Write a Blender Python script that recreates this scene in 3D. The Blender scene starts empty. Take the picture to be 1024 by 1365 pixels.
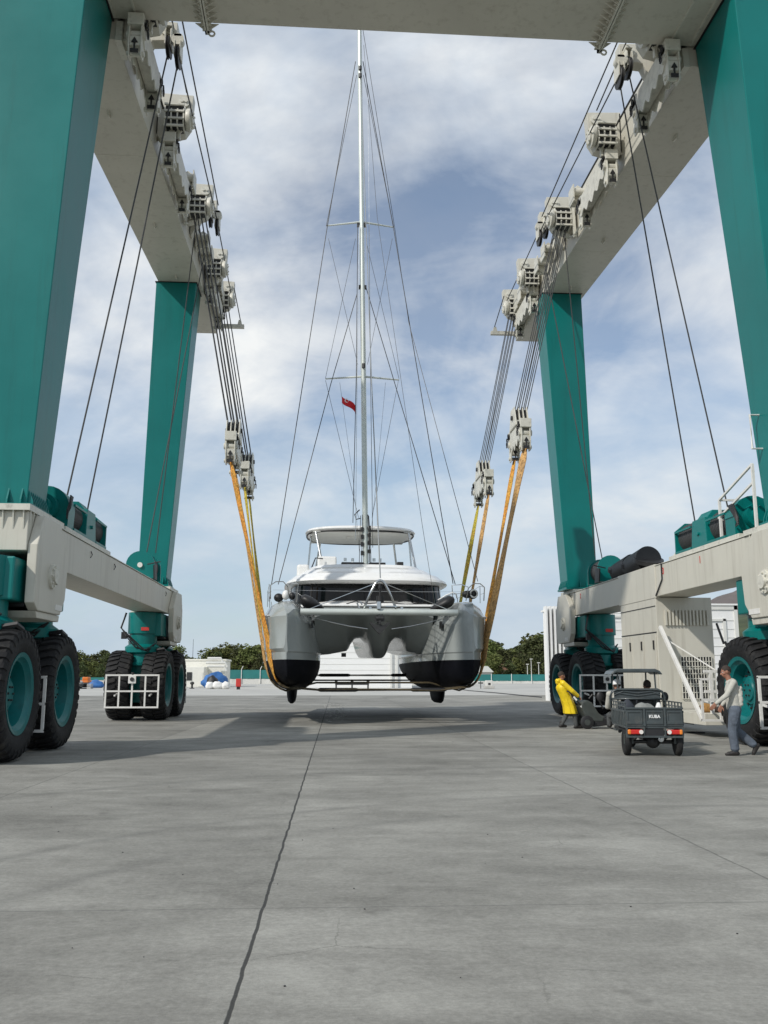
import bpy, math, random
from mathutils import Vector, Matrix, noise
R = math.radians
PI = math.pi
col = bpy.context.scene.collection
scene = bpy.context.scene

# ------------------------------------------------------------------ helpers
def wm(o):
    m = o.matrix_basis.copy()
    while o.parent:
        o = o.parent
        m = o.matrix_basis @ m
    return m

def tag(o, label=None, cat=None, group=None, kind=None):
    if label: o['label'] = label
    if cat: o['category'] = cat
    if group: o['group'] = group
    if kind: o['kind'] = kind
    return o

def empty(name, loc, label=None, cat=None, group=None, rz=0.0, parent=None):
    o = bpy.data.objects.new(name, None)
    col.objects.link(o)
    o.empty_display_size = 0.3
    if parent:
        o.parent = parent
    o.location = loc
    o.rotation_euler = (0, 0, rz)
    tag(o, label, cat, group)
    return o

class MB:
    def __init__(self):
        self.v = []; self.f = []
    def add(self, vs, fs):
        n = len(self.v)
        self.v += [Vector(p) for p in vs]
        self.f += [tuple(i + n for i in f) for f in fs]
        return self
    def box(self, x0, x1, y0, y1, z0, z1):
        x0, x1 = min(x0, x1), max(x0, x1); y0, y1 = min(y0, y1), max(y0, y1); z0, z1 = min(z0, z1), max(z0, z1)
        vs = [(x0,y0,z0),(x1,y0,z0),(x1,y1,z0),(x0,y1,z0),(x0,y0,z1),(x1,y0,z1),(x1,y1,z1),(x0,y1,z1)]
        return self.hexa(vs)
    def hexa(self, vs):
        fs = [(0,3,2,1),(4,5,6,7),(0,1,5,4),(1,2,6,5),(2,3,7,6),(3,0,4,7)]
        a, b, c, e = [Vector(vs[i]) for i in (0, 1, 3, 4)]
        if (b - a).cross(c - a).dot(e - a) < 0:
            fs = [tuple(reversed(f)) for f in fs]
        return self.add(vs, fs)
    def prism(self, poly, axis, a, b):
        """poly of 2d points extruded along axis ('x': (y,z), 'y': (x,z), 'z': (x,y))"""
        def mk(p, t):
            return {'x': (t, p[0], p[1]), 'y': (p[0], t, p[1]), 'z': (p[0], p[1], t)}[axis]
        n = len(poly)
        vs = [mk(p, a) for p in poly] + [mk(p, b) for p in poly]
        fs = [tuple(range(n))[::-1], tuple(range(n, 2 * n))] + [(i, (i + 1) % n, n + (i + 1) % n, n + i) for i in range(n)]
        ar = sum(poly[i][0] * poly[(i + 1) % n][1] - poly[(i + 1) % n][0] * poly[i][1] for i in range(n))
        flip = (ar < 0) ^ (b < a) ^ (axis == 'y')
        if flip: fs = [tuple(reversed(f)) for f in fs]
        return self.add(vs, fs)
    def bar(self, p0, p1, w, h=None, up=(0, 0, 1)):
        h = h or w
        p0 = Vector(p0); p1 = Vector(p1); d = (p1 - p0).normalized(); u = Vector(up)
        if abs(d.dot(u)) > .98: u = Vector((0, 1, 0))
        s = d.cross(u).normalized(); t = s.cross(d).normalized()
        c = [(-1, -1), (1, -1), (1, 1), (-1, 1)]
        vs = [p0 + s * w / 2 * a + t * h / 2 * b for a, b in c] + [p1 + s * w / 2 * a + t * h / 2 * b for a, b in c]
        return self.hexa(vs)
    def cyl(self, p0, p1, r0, r1=None, n=16, caps=True):
        r1 = r0 if r1 is None else r1
        p0 = Vector(p0); p1 = Vector(p1); d = (p1 - p0).normalized()
        u = Vector((0, 0, 1)) if abs(d.z) < .9 else Vector((1, 0, 0))
        s = d.cross(u).normalized(); t = s.cross(d).normalized()
        vs = []
        for p, r in ((p0, r0), (p1, r1)):
            for i in range(n):
                a = 2 * PI * i / n
                vs.append(p + s * math.cos(a) * r - t * math.sin(a) * r)
        fs = [(i, (i + 1) % n, n + (i + 1) % n, n + i) for i in range(n)]
        fs = [tuple(reversed(f)) for f in fs]
        if caps:
            fs += [tuple(range(n)), tuple(reversed(range(n, 2 * n)))]
        fs = [tuple(reversed(f)) for f in fs]
        return self.add(vs, fs)
    def tube(self, pts, r, n=6, closed=False):
        pts = [Vector(p) for p in pts]
        m = len(pts)
        rings = []
        for i in range(m):
            a = pts[i - 1] if (i > 0 or closed) else pts[0]
            b = pts[(i + 1) % m] if (i < m - 1 or closed) else pts[-1]
            d = (b - a).normalized()
            u = Vector((0, 0, 1)) if abs(d.z) < .95 else Vector((0, 1, 0))
            s = d.cross(u).normalized(); t = s.cross(d).normalized()
            rr = r[i] if isinstance(r, (list, tuple)) else r
            rings.append([pts[i] + s * math.cos(2*PI*k/n) * rr + t * math.sin(2*PI*k/n) * rr for k in range(n)])
        return self.loft(rings, cap=not closed, loop=closed)
    def loft(self, rings, cap=True, loop=False, ringclosed=True, flip=False):
        n = len(rings[0]); vs = [p for r in rings for p in r]; fs = []
        m = len(rings)
        for i in range(m if loop else m - 1):
            j = (i + 1) % m
            for k in range(n if ringclosed else n - 1):
                l = (k + 1) % n
                fs.append((i * n + k, i * n + l, j * n + l, j * n + k))
        if cap and not loop:
            fs.append(tuple(reversed(range(n)))); fs.append(tuple(range((m - 1) * n, m * n)))
        if flip: fs = [tuple(reversed(f)) for f in fs]
        return self.add(vs, fs)
    def lathe(self, prof, c, axis='x', n=32):
        """prof list of (t along axis, radius)"""
        c = Vector(c); rings = []
        for t, r in prof:
            ring = []
            for k in range(n):
                a = 2 * PI * k / n
                if axis == 'x': ring.append(c + Vector((t, math.cos(a) * r, math.sin(a) * r)))
                elif axis == 'y': ring.append(c + Vector((math.cos(a) * r, t, math.sin(a) * r)))
                else: ring.append(c + Vector((math.cos(a) * r, math.sin(a) * r, t)))
            rings.append(ring)
        return self.loft(rings)
    def ball(self, c, r, n=12, m=8, s=(1, 1, 1)):
        c = Vector(c); rings = []
        for i in range(m + 1):
            a = -PI / 2 + PI * i / m
            rr = max(math.cos(a), .02) * r
            rings.append([c + Vector((math.cos(2*PI*k/n)*rr*s[0], math.sin(2*PI*k/n)*rr*s[1], math.sin(a)*r*s[2])) for k in range(n)])
        return self.loft(rings)
    def cap(self, a, b, ra, rb, n=12):
        """round-ended tapered limb"""
        a = Vector(a); b = Vector(b); d = (b - a)
        if d.length < 1e-5: return self.ball(a, ra, n)
        d.normalize()
        u = Vector((0, 0, 1)) if abs(d.z) < .9 else Vector((1, 0, 0))
        s = d.cross(u).normalized(); t = s.cross(d).normalized()
        rings = []
        for i in range(5):
            th = PI / 2 * (1 - i / 4)
            rings.append((a - d * math.sin(th) * ra, max(math.cos(th), .03) * ra))
        for i in range(5):
            th = PI / 2 * i / 4
            rings.append((b + d * math.sin(th) * rb, max(math.cos(th), .03) * rb))
        return self.loft([[c + s * math.cos(2*PI*k/n) * r + t * math.sin(2*PI*k/n) * r for k in range(n)] for c, r in rings])
    def xf(self, m):
        self.v = [m @ p for p in self.v]; return self
    def build(self, name, mat, parent=None, smooth=False, bevel=0, world=True, fix=True, seg=2, autos=None):
        me = bpy.data.meshes.new(name)
        vs = self.v
        if parent and world:
            inv = wm(parent).inverted(); vs = [inv @ p for p in vs]
        me.from_pydata([tuple(p) for p in vs], [], self.f)
        if fix:
            import bmesh
            bm = bmesh.new(); bm.from_mesh(me)
            bmesh.ops.recalc_face_normals(bm, faces=bm.faces)
            bm.to_mesh(me); bm.free()
        me.materials.append(mat)
        if smooth or autos:
            for p in me.polygons: p.use_smooth = True
            if autos:
                me.set_sharp_from_angle(angle=R(autos))
        me.update()
        o = bpy.data.objects.new(name, me)
        col.objects.link(o)
        if parent: o.parent = parent
        if bevel:
            b = o.modifiers.new('bevel', 'BEVEL'); b.width = bevel; b.segments = seg
            b.limit_method = 'ANGLE'; b.angle_limit = R(35); b.harden_normals = False
        return o

def children(o): return [c for c in bpy.data.objects if c.parent == o]
def copy_tree(o, parent=None):
    c = o.copy(); col.objects.link(c); c.parent = parent
    for ch in children(o): copy_tree(ch, c)
    return c

def text_mesh(name, s, size, mat, parent, mtx, ext=.002):
    cu = bpy.data.curves.new(name, 'FONT'); cu.body = s; cu.size = size; cu.extrude = ext; cu.offset = size * .03
    cu.align_x = 'CENTER'; cu.align_y = 'CENTER'
    to = bpy.data.objects.new(name + '_t', cu); col.objects.link(to)
    dg = bpy.context.evaluated_depsgraph_get()
    me = bpy.data.meshes.new_from_object(to.evaluated_get(dg))
    bpy.data.objects.remove(to); bpy.data.curves.remove(cu)
    inv = wm(parent).inverted() if parent else Matrix()
    me.transform(inv @ mtx)
    me.materials.clear(); me.materials.append(mat)
    o = bpy.data.objects.new(name, me); col.objects.link(o)
    if parent: o.parent = parent
    return o

# ------------------------------------------------------------------ materials
def nt(name):
    m = bpy.data.materials.new(name); m.use_nodes = True
    t = m.node_tree; return m, t, t.nodes['Principled BSDF']
def N(t, typ, **k):
    n = t.nodes.new(typ)
    for a, b in k.items():
        if a in n.inputs.keys(): n.inputs[a].default_value = b
        else: setattr(n, a, b)
    return n
def ramp(t, stops):
    r = t.nodes.new('ShaderNodeValToRGB'); e = r.color_ramp.elements
    while len(e) < len(stops): e.new(.5)
    for i, (p, c) in enumerate(stops):
        e[i].position = p; e[i].color = (c[0], c[1], c[2], 1) if not isinstance(c, (int, float)) else (c, c, c, 1)
    return r
def paint(name, base, rough=.4, var=.12, scale=1.5, metal=0, coat=0, dirt=None, dirt_amt=.35, bump=0, bscale=20, streak=False, spec=.5, stretch=None):
    m, t, b = nt(name)
    tc = N(t, 'ShaderNodeTexCoord'); L = t.links.new
    mp = N(t, 'ShaderNodeMapping'); L(tc.outputs['Object'], mp.inputs['Vector'])
    if stretch: mp.inputs['Scale'].default_value = stretch
    n1 = N(t, 'ShaderNodeTexNoise', Scale=scale, Detail=6.0, Roughness=.6); L(mp.outputs[0], n1.inputs['Vector'])
    lo = [c * (1 - var) for c in base]; hi = [min(1, c * (1 + var)) for c in base]
    r1 = ramp(t, [(.3, lo), (.7, hi)]); L(n1.outputs['Fac'], r1.inputs['Fac'])
    out = r1.outputs['Color']
    if dirt:
        mp2 = N(t, 'ShaderNodeMapping'); L(tc.outputs['Object'], mp2.inputs['Vector'])
        mp2.inputs['Scale'].default_value = (5, 5, .35) if streak else (1, 1, 1)
        n2 = N(t, 'ShaderNodeTexNoise', Scale=scale * 1.7, Detail=8.0, Roughness=.7); L(mp2.outputs[0], n2.inputs['Vector'])
        r2 = ramp(t, [(.52, 0), (.75, dirt_amt)]); L(n2.outputs['Fac'], r2.inputs['Fac'])
        mx = N(t, 'ShaderNodeMix', data_type='RGBA'); L(r2.outputs['Color'], mx.inputs[0]); L(out, mx.inputs[6])
        mx.inputs[7].default_value = (*dirt, 1); out = mx.outputs[2]
    L(out, b.inputs['Base Color'])
    rr = N(t, 'ShaderNodeMapRange'); L(n1.outputs['Fac'], rr.inputs[0]); rr.inputs[3].default_value = max(.02, rough - .08); rr.inputs[4].default_value = min(1, rough + .1)
    L(rr.outputs[0], b.inputs['Roughness'])
    b.inputs['Metallic'].default_value = metal; b.inputs['Specular IOR Level'].default_value = spec
    b.inputs['Coat Weight'].default_value = coat; b.inputs['Coat Roughness'].default_value = .08
    if bump:
        nb = N(t, 'ShaderNodeTexNoise', Scale=bscale, Detail=5.0); L(mp.outputs[0], nb.inputs['Vector'])
        bp = N(t, 'ShaderNodeBump', Strength=bump, Distance=.02); L(nb.outputs['Fac'], bp.inputs['Height']); L(bp.outputs[0], b.inputs['Normal'])
    return m

M = {}
M['teal'] = paint('teal_paint', (.001, .158, .146), .34, .12, .35, coat=.0, spec=.36, dirt=(.003, .11, .10), dirt_amt=.6, streak=True, bump=.25, bscale=1.1)
M['cream'] = paint('cream_paint', (.55, .53, .455), .42, .07, .5, dirt=(.30, .27, .21), dirt_amt=.5, streak=True)
M['cream2'] = paint('cream_machinery', (.60, .585, .51), .42, .10, 4, dirt=(.20, .18, .15), dirt_amt=.6)
M['rubber'] = paint('tyre_rubber', (.014, .014, .0145), .7, .3, 2, dirt=(.075, .07, .062), dirt_amt=.6, bump=.4, spec=.3)
M['rim'] = paint('teal_rim', (.002, .14, .14), .4, .12, 2, dirt=(.01, .05, .05), dirt_amt=.6)
M['black'] = paint('black_parts', (.015, .015, .016), .5, .3, 4)
M['darkmetal'] = paint('dark_steel', (.05, .05, .05), .5, .3, 6, metal=.5)
M['rope'] = paint('wire_rope', (.07, .07, .07), .55, .3, 30, metal=.3)
M['white'] = paint('white_frame', (.72, .71, .67), .45, .06, 3, dirt=(.4, .36, .3), dirt_amt=.4)
M['red'] = paint('red_marking', (.55, .04, .03), .5)
M['steel'] = paint('stainless', (.62, .63, .63), .2, .05, 5, metal=1)
M['hull'] = paint('hull_grey', (.31, .335, .325), .22, .04, .6, coat=.5, dirt=(.23, .25, .24), dirt_amt=.5)
M['antifoul'] = paint('antifoul_black', (.005, .0055, .008), .6, .4, 1.2, spec=.1, dirt=(.018, .019, .022), dirt_amt=.5)
M['gel'] = paint('white_gelcoat', (.80, .80, .78), .25, .03, 2, coat=.4)
M['gelshade'] = paint('offwhite_lining', (.66, .66, .62), .5, .04, 2)
M['mast'] = paint('mast_alloy', (.62, .66, .62), .35, .05, 3, metal=.3)
M['teak'] = paint('teak', (.25, .16, .09), .6)
M['concrete'] = paint('concrete_block', (.42, .41, .38), .85, .15, 3, bump=.3)

def glass_mat():
    m, t, b = nt('tinted_window')
    tc = N(t, 'ShaderNodeTexCoord'); n = N(t, 'ShaderNodeTexNoise', Scale=.9, Detail=3.0)
    t.links.new(tc.outputs['Object'], n.inputs['Vector'])
    r = ramp(t, [(.45, (.003, .0035, .004)), (.75, (.014, .014, .014))]); t.links.new(n.outputs['Fac'], r.inputs['Fac'])
    t.links.new(r.outputs['Color'], b.inputs['Base Color'])
    b.inputs['Roughness'].default_value = .07; b.inputs['Specular IOR Level'].default_value = .28
    return m
M['tint'] = glass_mat()

def sling_mat(name, c1, c2):
    m, t, b = nt(name); L = t.links.new
    tc = N(t, 'ShaderNodeTexCoord')
    n = N(t, 'ShaderNodeTexNoise', Scale=1.6, Detail=8.0, Roughness=.75); L(tc.outputs['Object'], n.inputs['Vector'])
    w = N(t, 'ShaderNodeTexNoise', Scale=14.0, Detail=4.0); L(tc.outputs['Object'], w.inputs['Vector'])
    r = ramp(t, [(.35, c2), (.55, c1), (.75, [c * .6 for c in c1])]); L(n.outputs['Fac'], r.inputs['Fac'])
    r2 = ramp(t, [(.35, .45), (.6, 1)]); L(w.outputs['Fac'], r2.inputs['Fac'])
    mx = N(t, 'ShaderNodeMix', data_type='RGBA', blend_type='MULTIPLY'); mx.inputs[0].default_value = 1
    L(r.outputs[0], mx.inputs[6]); L(r2.outputs[0], mx.inputs[7]); L(mx.outputs[2], b.inputs['Base Color'])
    b.inputs['Roughness'].default_value = .8
    bp = N(t, 'ShaderNodeBump', Strength=.6, Distance=.02); L(w.outputs['Fac'], bp.inputs['Height']); L(bp.outputs[0], b.inputs['Normal'])
    return m
M['orange'] = sling_mat('orange_webbing', (.78, .33, .05), (.60, .36, .06))
M['yellowsling'] = sling_mat('olive_yellow_webbing', (.62, .50, .05), (.66, .36, .05))
M['tansling'] = sling_mat('worn_tan_webbing', (.66, .38, .13), (.42, .26, .12))

# ------------------------------------------------------------------ camera
F = 1200.0; CX, CY = 512.0, 682.5; HH = 1.6; VX, HY = 428.0, 900.0
TILT = math.atan((HY - CY) / F)
YAW = math.atan((CX - VX) * math.cos(TILT) / F)
cf = Vector((math.sin(YAW) * math.cos(TILT), math.cos(YAW) * math.cos(TILT), math.sin(TILT)))
cr = Vector((math.cos(YAW), -math.sin(YAW), 0)); cu_ = cr.cross(cf)
def at(x, y, X=None, Y=None, Z=None):
    """world point seen at reference pixel (x, y) on the plane X, Y or Z = const"""
    d = cf * F + cr * (x - CX) - cu_ * (y - CY)
    s = X / d.x if X is not None else (Y / d.y if Y is not None else (Z - HH) / d.z)
    p = d * s; p.z += HH
    return p
cd = bpy.data.cameras.new('camera'); cam = bpy.data.objects.new('camera', cd); col.objects.link(cam)
cam.location = (0, 0, HH)
cam.rotation_euler = (PI / 2 + TILT, 0, -YAW)
cd.sensor_fit = 'VERTICAL'; cd.sensor_height = 36; cd.sensor_width = 27
cd.lens = F / 1365 * 36
cd.clip_end = 20000; cd.clip_start = .1
scene.camera = cam

# ------------------------------------------------------------------ world and sun
SUN_EL, SUN_AZ = R(39), R(-128)      # azimuth from +Y clockwise: behind the camera to the left
w = bpy.data.worlds.new('World'); scene.world = w; w.use_nodes = True
t = w.node_tree; t.nodes.clear(); L = t.links.new
out = N(t, 'ShaderNodeOutputWorld'); bg = N(t, 'ShaderNodeBackground', Strength=.12); L(bg.outputs[0], out.inputs[0])
sky = N(t, 'ShaderNodeTexSky', sky_type='NISHITA', sun_disc=False, sun_elevation=SUN_EL, sun_rotation=SUN_AZ, air_density=1.0, dust_density=.25, ozone_density=1.0)
tc = N(t, 'ShaderNodeTexCoord'); sx = N(t, 'ShaderNodeSeparateXYZ'); L(tc.outputs['Generated'], sx.inputs[0])
zz = N(t, 'ShaderNodeMath', operation='ADD'); L(sx.outputs['Z'], zz.inputs[0]); zz.inputs[1].default_value = .38
zm = N(t, 'ShaderNodeMath', operation='MAXIMUM'); L(zz.outputs[0], zm.inputs[0]); zm.inputs[1].default_value = .08
dx = N(t, 'ShaderNodeMath', operation='DIVIDE'); L(sx.outputs['X'], dx.inputs[0]); L(zm.outputs[0], dx.inputs[1])
dy = N(t, 'ShaderNodeMath', operation='DIVIDE'); L(sx.outputs['Y'], dy.inputs[0]); L(zm.outputs[0], dy.inputs[1])
cm = N(t, 'ShaderNodeCombineXYZ'); L(dx.outputs[0], cm.inputs[0]); L(dy.outputs[0], cm.inputs[1])
mp = N(t, 'ShaderNodeMapping'); L(cm.outputs[0], mp.inputs['Vector']); mp.inputs['Location'].default_value = (14.22, 7.2, 0); mp.inputs['Rotation'].default_value = (0, 0, R(25)); mp.inputs['Scale'].default_value = (1.25, 1.5, 1)
n1 = N(t, 'ShaderNodeTexNoise', Scale=.95, Detail=7.0, Roughness=.55, Distortion=.6); L(mp.outputs[0], n1.inputs['Vector'])
n2 = N(t, 'ShaderNodeTexNoise', Scale=2.6, Detail=7.0, Roughness=.6, Distortion=.4); L(mp.outputs[0], n2.inputs['Vector'])
ad = N(t, 'ShaderNodeMix', data_type='FLOAT'); ad.inputs[0].default_value = .3; L(n1.outputs['Fac'], ad.inputs[2]); L(n2.outputs['Fac'], ad.inputs[3])
rc = ramp(t, [(.39, .16), (.475, .58), (.57, 1.0)]); L(ad.outputs[0], rc.inputs['Fac'])
n3 = N(t, 'ShaderNodeTexNoise', Scale=1.3, Detail=6.0, Roughness=.6); L(mp.outputs[0], n3.inputs['Vector'])
rb = ramp(t, [(.38, (4.6, 5.45, 6.55)), (.60, (7.6, 7.75, 7.75))]); L(n3.outputs['Fac'], rb.inputs['Fac'])
mx = N(t, 'ShaderNodeMix', data_type='RGBA'); L(rc.outputs[0], mx.inputs[0]); L(sky.outputs[0], mx.inputs[6]); L(rb.outputs[0], mx.inputs[7])
hz_ = N(t, 'ShaderNodeMapRange'); L(sx.outputs['Z'], hz_.inputs[0]); hz_.inputs[1].default_value = .0; hz_.inputs[2].default_value = .30; hz_.inputs[3].default_value = .72; hz_.inputs[4].default_value = 0; hz_.inputs[3].default_value = .8
hm_ = N(t, 'ShaderNodeMix', data_type='RGBA'); L(hz_.outputs[0], hm_.inputs[0]); L(mx.outputs[2], hm_.inputs[6]); hm_.inputs[7].default_value = (3.6, 4.6, 5.6, 1)
L(hm_.outputs[2], bg.inputs['Color'])
sd = bpy.data.lights.new('sun', 'SUN'); so = bpy.data.objects.new('sun', sd); col.objects.link(so)
sd.energy = 3.2; sd.angle = R(1.5); sd.color = (1, .955, .89)
sdir = Vector((math.sin(SUN_AZ) * math.cos(SUN_EL), math.cos(SUN_AZ) * math.cos(SUN_EL), math.sin(SUN_EL)))
so.rotation_euler = sdir.to_track_quat('Z', 'Y').to_euler()
so.location = sdir * 60
scene.view_settings.view_transform = 'Standard'; scene.view_settings.look = 'None'
scene.view_settings.gamma = 1; scene.view_settings.exposure = .0; scene.view_settings.use_curve_mapping = False
# ------------------------------------------------------------------ ground
def ground_mat():
    m, t, b = nt('yard_concrete'); L = t.links.new
    tc = N(t, 'ShaderNodeTexCoord')
    mp = N(t, 'ShaderNodeMapping'); L(tc.outputs['Object'], mp.inputs['Vector'])
    mp.inputs['Rotation'].default_value = (0, 0, R(1.0)); mp.inputs['Location'].default_value = (.48, -6.72, 0)
    sep = N(t, 'ShaderNodeSeparateXYZ'); L(mp.outputs[0], sep.inputs[0])
    wv = N(t, 'ShaderNodeTexNoise', Scale=2.5, Detail=5.0); L(mp.outputs[0], wv.inputs['Vector'])
    def joint(sock, period, wid, wob):
        a = N(t, 'ShaderNodeMath', operation='MULTIPLY_ADD'); L(wv.outputs['Fac'], a.inputs[0]); a.inputs[1].default_value = wob; L(sock, a.inputs[2])
        d = N(t, 'ShaderNodeMath', operation='DIVIDE'); L(a.outputs[0], d.inputs[0]); d.inputs[1].default_value = period
        r = N(t, 'ShaderNodeMath', operation='ROUND'); L(d.outputs[0], r.inputs[0])
        s = N(t, 'ShaderNodeMath', operation='SUBTRACT'); L(d.outputs[0], s.inputs[0]); L(r.outputs[0], s.inputs[1])
        ab = N(t, 'ShaderNodeMath', operation='ABSOLUTE'); L(s.outputs[0], ab.inputs[0])
        mr = N(t, 'ShaderNodeMapRange'); L(ab.outputs[0], mr.inputs[0])
        mr.inputs[1].default_value = wid / period * .6; mr.inputs[2].default_value = wid / period; mr.inputs[3].default_value = 1; mr.inputs[4].default_value = 0
        fl = N(t, 'ShaderNodeMath', operation='FLOOR'); L(d.outputs[0], fl.inputs[0])
        return mr.outputs[0], fl.outputs[0]
    jx0, fx = joint(sep.outputs['X'], 3.95, .014, .04)
    ax = N(t, 'ShaderNodeMath', operation='ABSOLUTE'); L(sep.outputs['X'], ax.inputs[0])
    fm = N(t, 'ShaderNodeMapRange'); L(ax.outputs[0], fm.inputs[0]); fm.inputs[1].default_value = 1; fm.inputs[2].default_value = 1.5; fm.inputs[3].default_value = .92; fm.inputs[4].default_value = .42
    jm = N(t, 'ShaderNodeMath', operation='MULTIPLY'); L(jx0, jm.inputs[0]); L(fm.outputs[0], jm.inputs[1])
    jx = jm.outputs[0]
    jy, fy = joint(sep.outputs['Y'], 8.35, .012, .03)
    cell = N(t, 'ShaderNodeCombineXYZ'); L(fx, cell.inputs[0]); L(fy, cell.inputs[1])
    wn = N(t, 'ShaderNodeTexWhiteNoise', noise_dimensions='2D'); L(cell.outputs[0], wn.inputs['Vector'])
    # blotches, streaks and fine grain
    n1 = N(t, 'ShaderNodeTexNoise', Scale=.35, Detail=10.0, Roughness=.62); L(mp.outputs[0], n1.inputs['Vector'])
    ms = N(t, 'ShaderNodeMapping'); L(mp.outputs[0], ms.inputs['Vector']); ms.inputs['Scale'].default_value = (.6, 1.7, 1); ms.inputs['Rotation'].default_value = (0, 0, R(6))
    n2 = N(t, 'ShaderNodeTexNoise', Scale=.8, Detail=9.0, Roughness=.68, Distortion=.5); L(ms.outputs[0], n2.inputs['Vector'])
    n3 = N(t, 'ShaderNodeTexNoise', Scale=22.0, Detail=10.0, Roughness=.85); L(mp.outputs[0], n3.inputs['Vector'])
    mb_ = N(t, 'ShaderNodeMapping'); L(mp.outputs[0], mb_.inputs['Vector']); mb_.inputs['Scale'].default_value = (3, 60, 1)
    n4 = N(t, 'ShaderNodeTexNoise', Scale=1.0, Detail=4.0, Roughness=.6); L(mb_.outputs[0], n4.inputs['Vector'])
    def madd(a, k, c):
        q = N(t, 'ShaderNodeMath', operation='MULTIPLY_ADD'); L(a, q.inputs[0]); q.inputs[1].default_value = k
        if isinstance(c, (int, float)): q.inputs[2].default_value = c
        else: L(c, q.inputs[2])
        return q.outputs[0]
    v = madd(n1.outputs['Fac'], .75, .01)
    v = madd(n2.outputs['Fac'], .62, v)
    n5 = N(t, 'ShaderNodeTexNoise', Scale=3.2, Detail=8.0, Roughness=.75, Distortion=.8); L(mp.outputs[0], n5.inputs['Vector'])
    v = madd(n5.outputs['Fac'], .35, v)
    v = madd(n3.outputs['Fac'], .85, v)
    v = madd(n4.outputs['Fac'], .10, v)
    v = madd(wn.outputs['Value'], .11, v)
    mr = N(t, 'ShaderNodeMapRange'); L(v, mr.inputs[0]); mr.inputs[1].default_value = 1.13; mr.inputs[2].default_value = 1.66
    rp = ramp(t, [(0, (.115, .112, .098)), (.5, (.225, .220, .196)), (1, (.355, .348, .312))]); L(mr.outputs[0], rp.inputs['Fac'])
    # dark tyre marks: wide arcs
    vm = N(t, 'ShaderNodeVectorMath', operation='SUBTRACT'); L(tc.outputs['Object'], vm.inputs[0]); vm.inputs[1].default_value = (4.6, 3.8, 0)
    ln = N(t, 'ShaderNodeVectorMath', operation='LENGTH'); L(vm.outputs[0], ln.inputs[0])
    arc = None
    for rad, wd in ((7.6, .18), (8.8, .14), (12.5, .2)):
        s = N(t, 'ShaderNodeMath', operation='SUBTRACT'); L(ln.outputs['Value'], s.inputs[0]); s.inputs[1].default_value = rad
        a = N(t, 'ShaderNodeMath', operation='ABSOLUTE'); L(s.outputs[0], a.inputs[0])
        q = N(t, 'ShaderNodeMapRange'); L(a.outputs[0], q.inputs[0]); q.inputs[1].default_value = 0; q.inputs[2].default_value = wd; q.inputs[3].default_value = 1; q.inputs[4].default_value = 0
        if arc is None: arc = q.outputs[0]
        else:
            mxx = N(t, 'ShaderNodeMath', operation='MAXIMUM'); L(arc, mxx.inputs[0]); L(q.outputs[0], mxx.inputs[1]); arc = mxx.outputs[0]
    an = N(t, 'ShaderNodeMath', operation='MULTIPLY'); L(arc, an.inputs[0])
    rn = ramp(t, [(.36, 0), (.60, .34)]); L(n1.outputs['Fac'], rn.inputs['Fac']); L(rn.outputs[0], an.inputs[1])
    mk = N(t, 'ShaderNodeMix', data_type='RGBA'); L(an.outputs[0], mk.inputs[0]); L(rp.outputs[0], mk.inputs[6]); mk.inputs[7].default_value = (.06, .06, .057, 1)
    # oil drips and hairline cracks
    no = N(t, 'ShaderNodeTexNoise', Scale=1.9, Detail=3.0, Roughness=.5); L(mp.outputs[0], no.inputs['Vector'])
    ro = ramp(t, [(.66, 0), (.74, .45)]); L(no.outputs['Fac'], ro.inputs['Fac'])
    mo_ = N(t, 'ShaderNodeMix', data_type='RGBA'); L(ro.outputs[0], mo_.inputs[0]); L(mk.outputs[2], mo_.inputs[6]); mo_.inputs[7].default_value = (.10, .096, .085, 1)
    wp = N(t, 'ShaderNodeMix', data_type='VECTOR'); wp.inputs[0].default_value = .12; L(mp.outputs[0], wp.inputs[4]); L(n5.outputs['Color'], wp.inputs[5])
    vo = N(t, 'ShaderNodeTexVoronoi', feature='DISTANCE_TO_EDGE', Scale=.42); L(wp.outputs[1], vo.inputs['Vector'])
    vr = N(t, 'ShaderNodeMapRange'); L(vo.outputs['Distance'], vr.inputs[0]); vr.inputs[1].default_value = .0005; vr.inputs[2].default_value = .003; vr.inputs[3].default_value = 1; vr.inputs[4].default_value = 0
    vk = ramp(t, [(.52, 0), (.6, .45)]); L(n1.outputs['Fac'], vk.inputs['Fac'])
    vm2 = N(t, 'ShaderNodeMath', operation='MULTIPLY'); L(vr.outputs[0], vm2.inputs[0]); L(vk.outputs[0], vm2.inputs[1])
    mk = N(t, 'ShaderNodeMix', data_type='RGBA'); L(vm2.outputs[0], mk.inputs[0]); L(mo_.outputs[2], mk.inputs[6]); mk.inputs[7].default_value = (.07, .068, .06, 1)
    j1 = N(t, 'ShaderNodeMix', data_type='RGBA'); L(jx, j1.inputs[0]); L(mk.outputs[2], j1.inputs[6]); j1.inputs[7].default_value = (.03, .03, .028, 1)
    jyy = N(t, 'ShaderNodeMath', operation='MULTIPLY'); L(jy, jyy.inputs[0]); jyy.inputs[1].default_value = .45
    j2 = N(t, 'ShaderNodeMix', data_type='RGBA'); L(jyy.outputs[0], j2.inputs[0]); L(j1.outputs[2], j2.inputs[6]); j2.inputs[7].default_value = (.09, .09, .085, 1)
    L(j2.outputs[2], b.inputs['Base Color'])
    b.inputs['Roughness'].default_value = .78
    b.inputs['Specular IOR Level'].default_value = .35
    hb = madd(n4.outputs['Fac'], 1.2, n3.outputs['Fac'])
    hj = madd(jx, -2.5, hb)
    bp = N(t, 'ShaderNodeBump', Strength=.35, Distance=.012); L(hj, bp.inputs['Height']); L(bp.outputs[0], b.inputs['Normal'])
    return m
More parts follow.
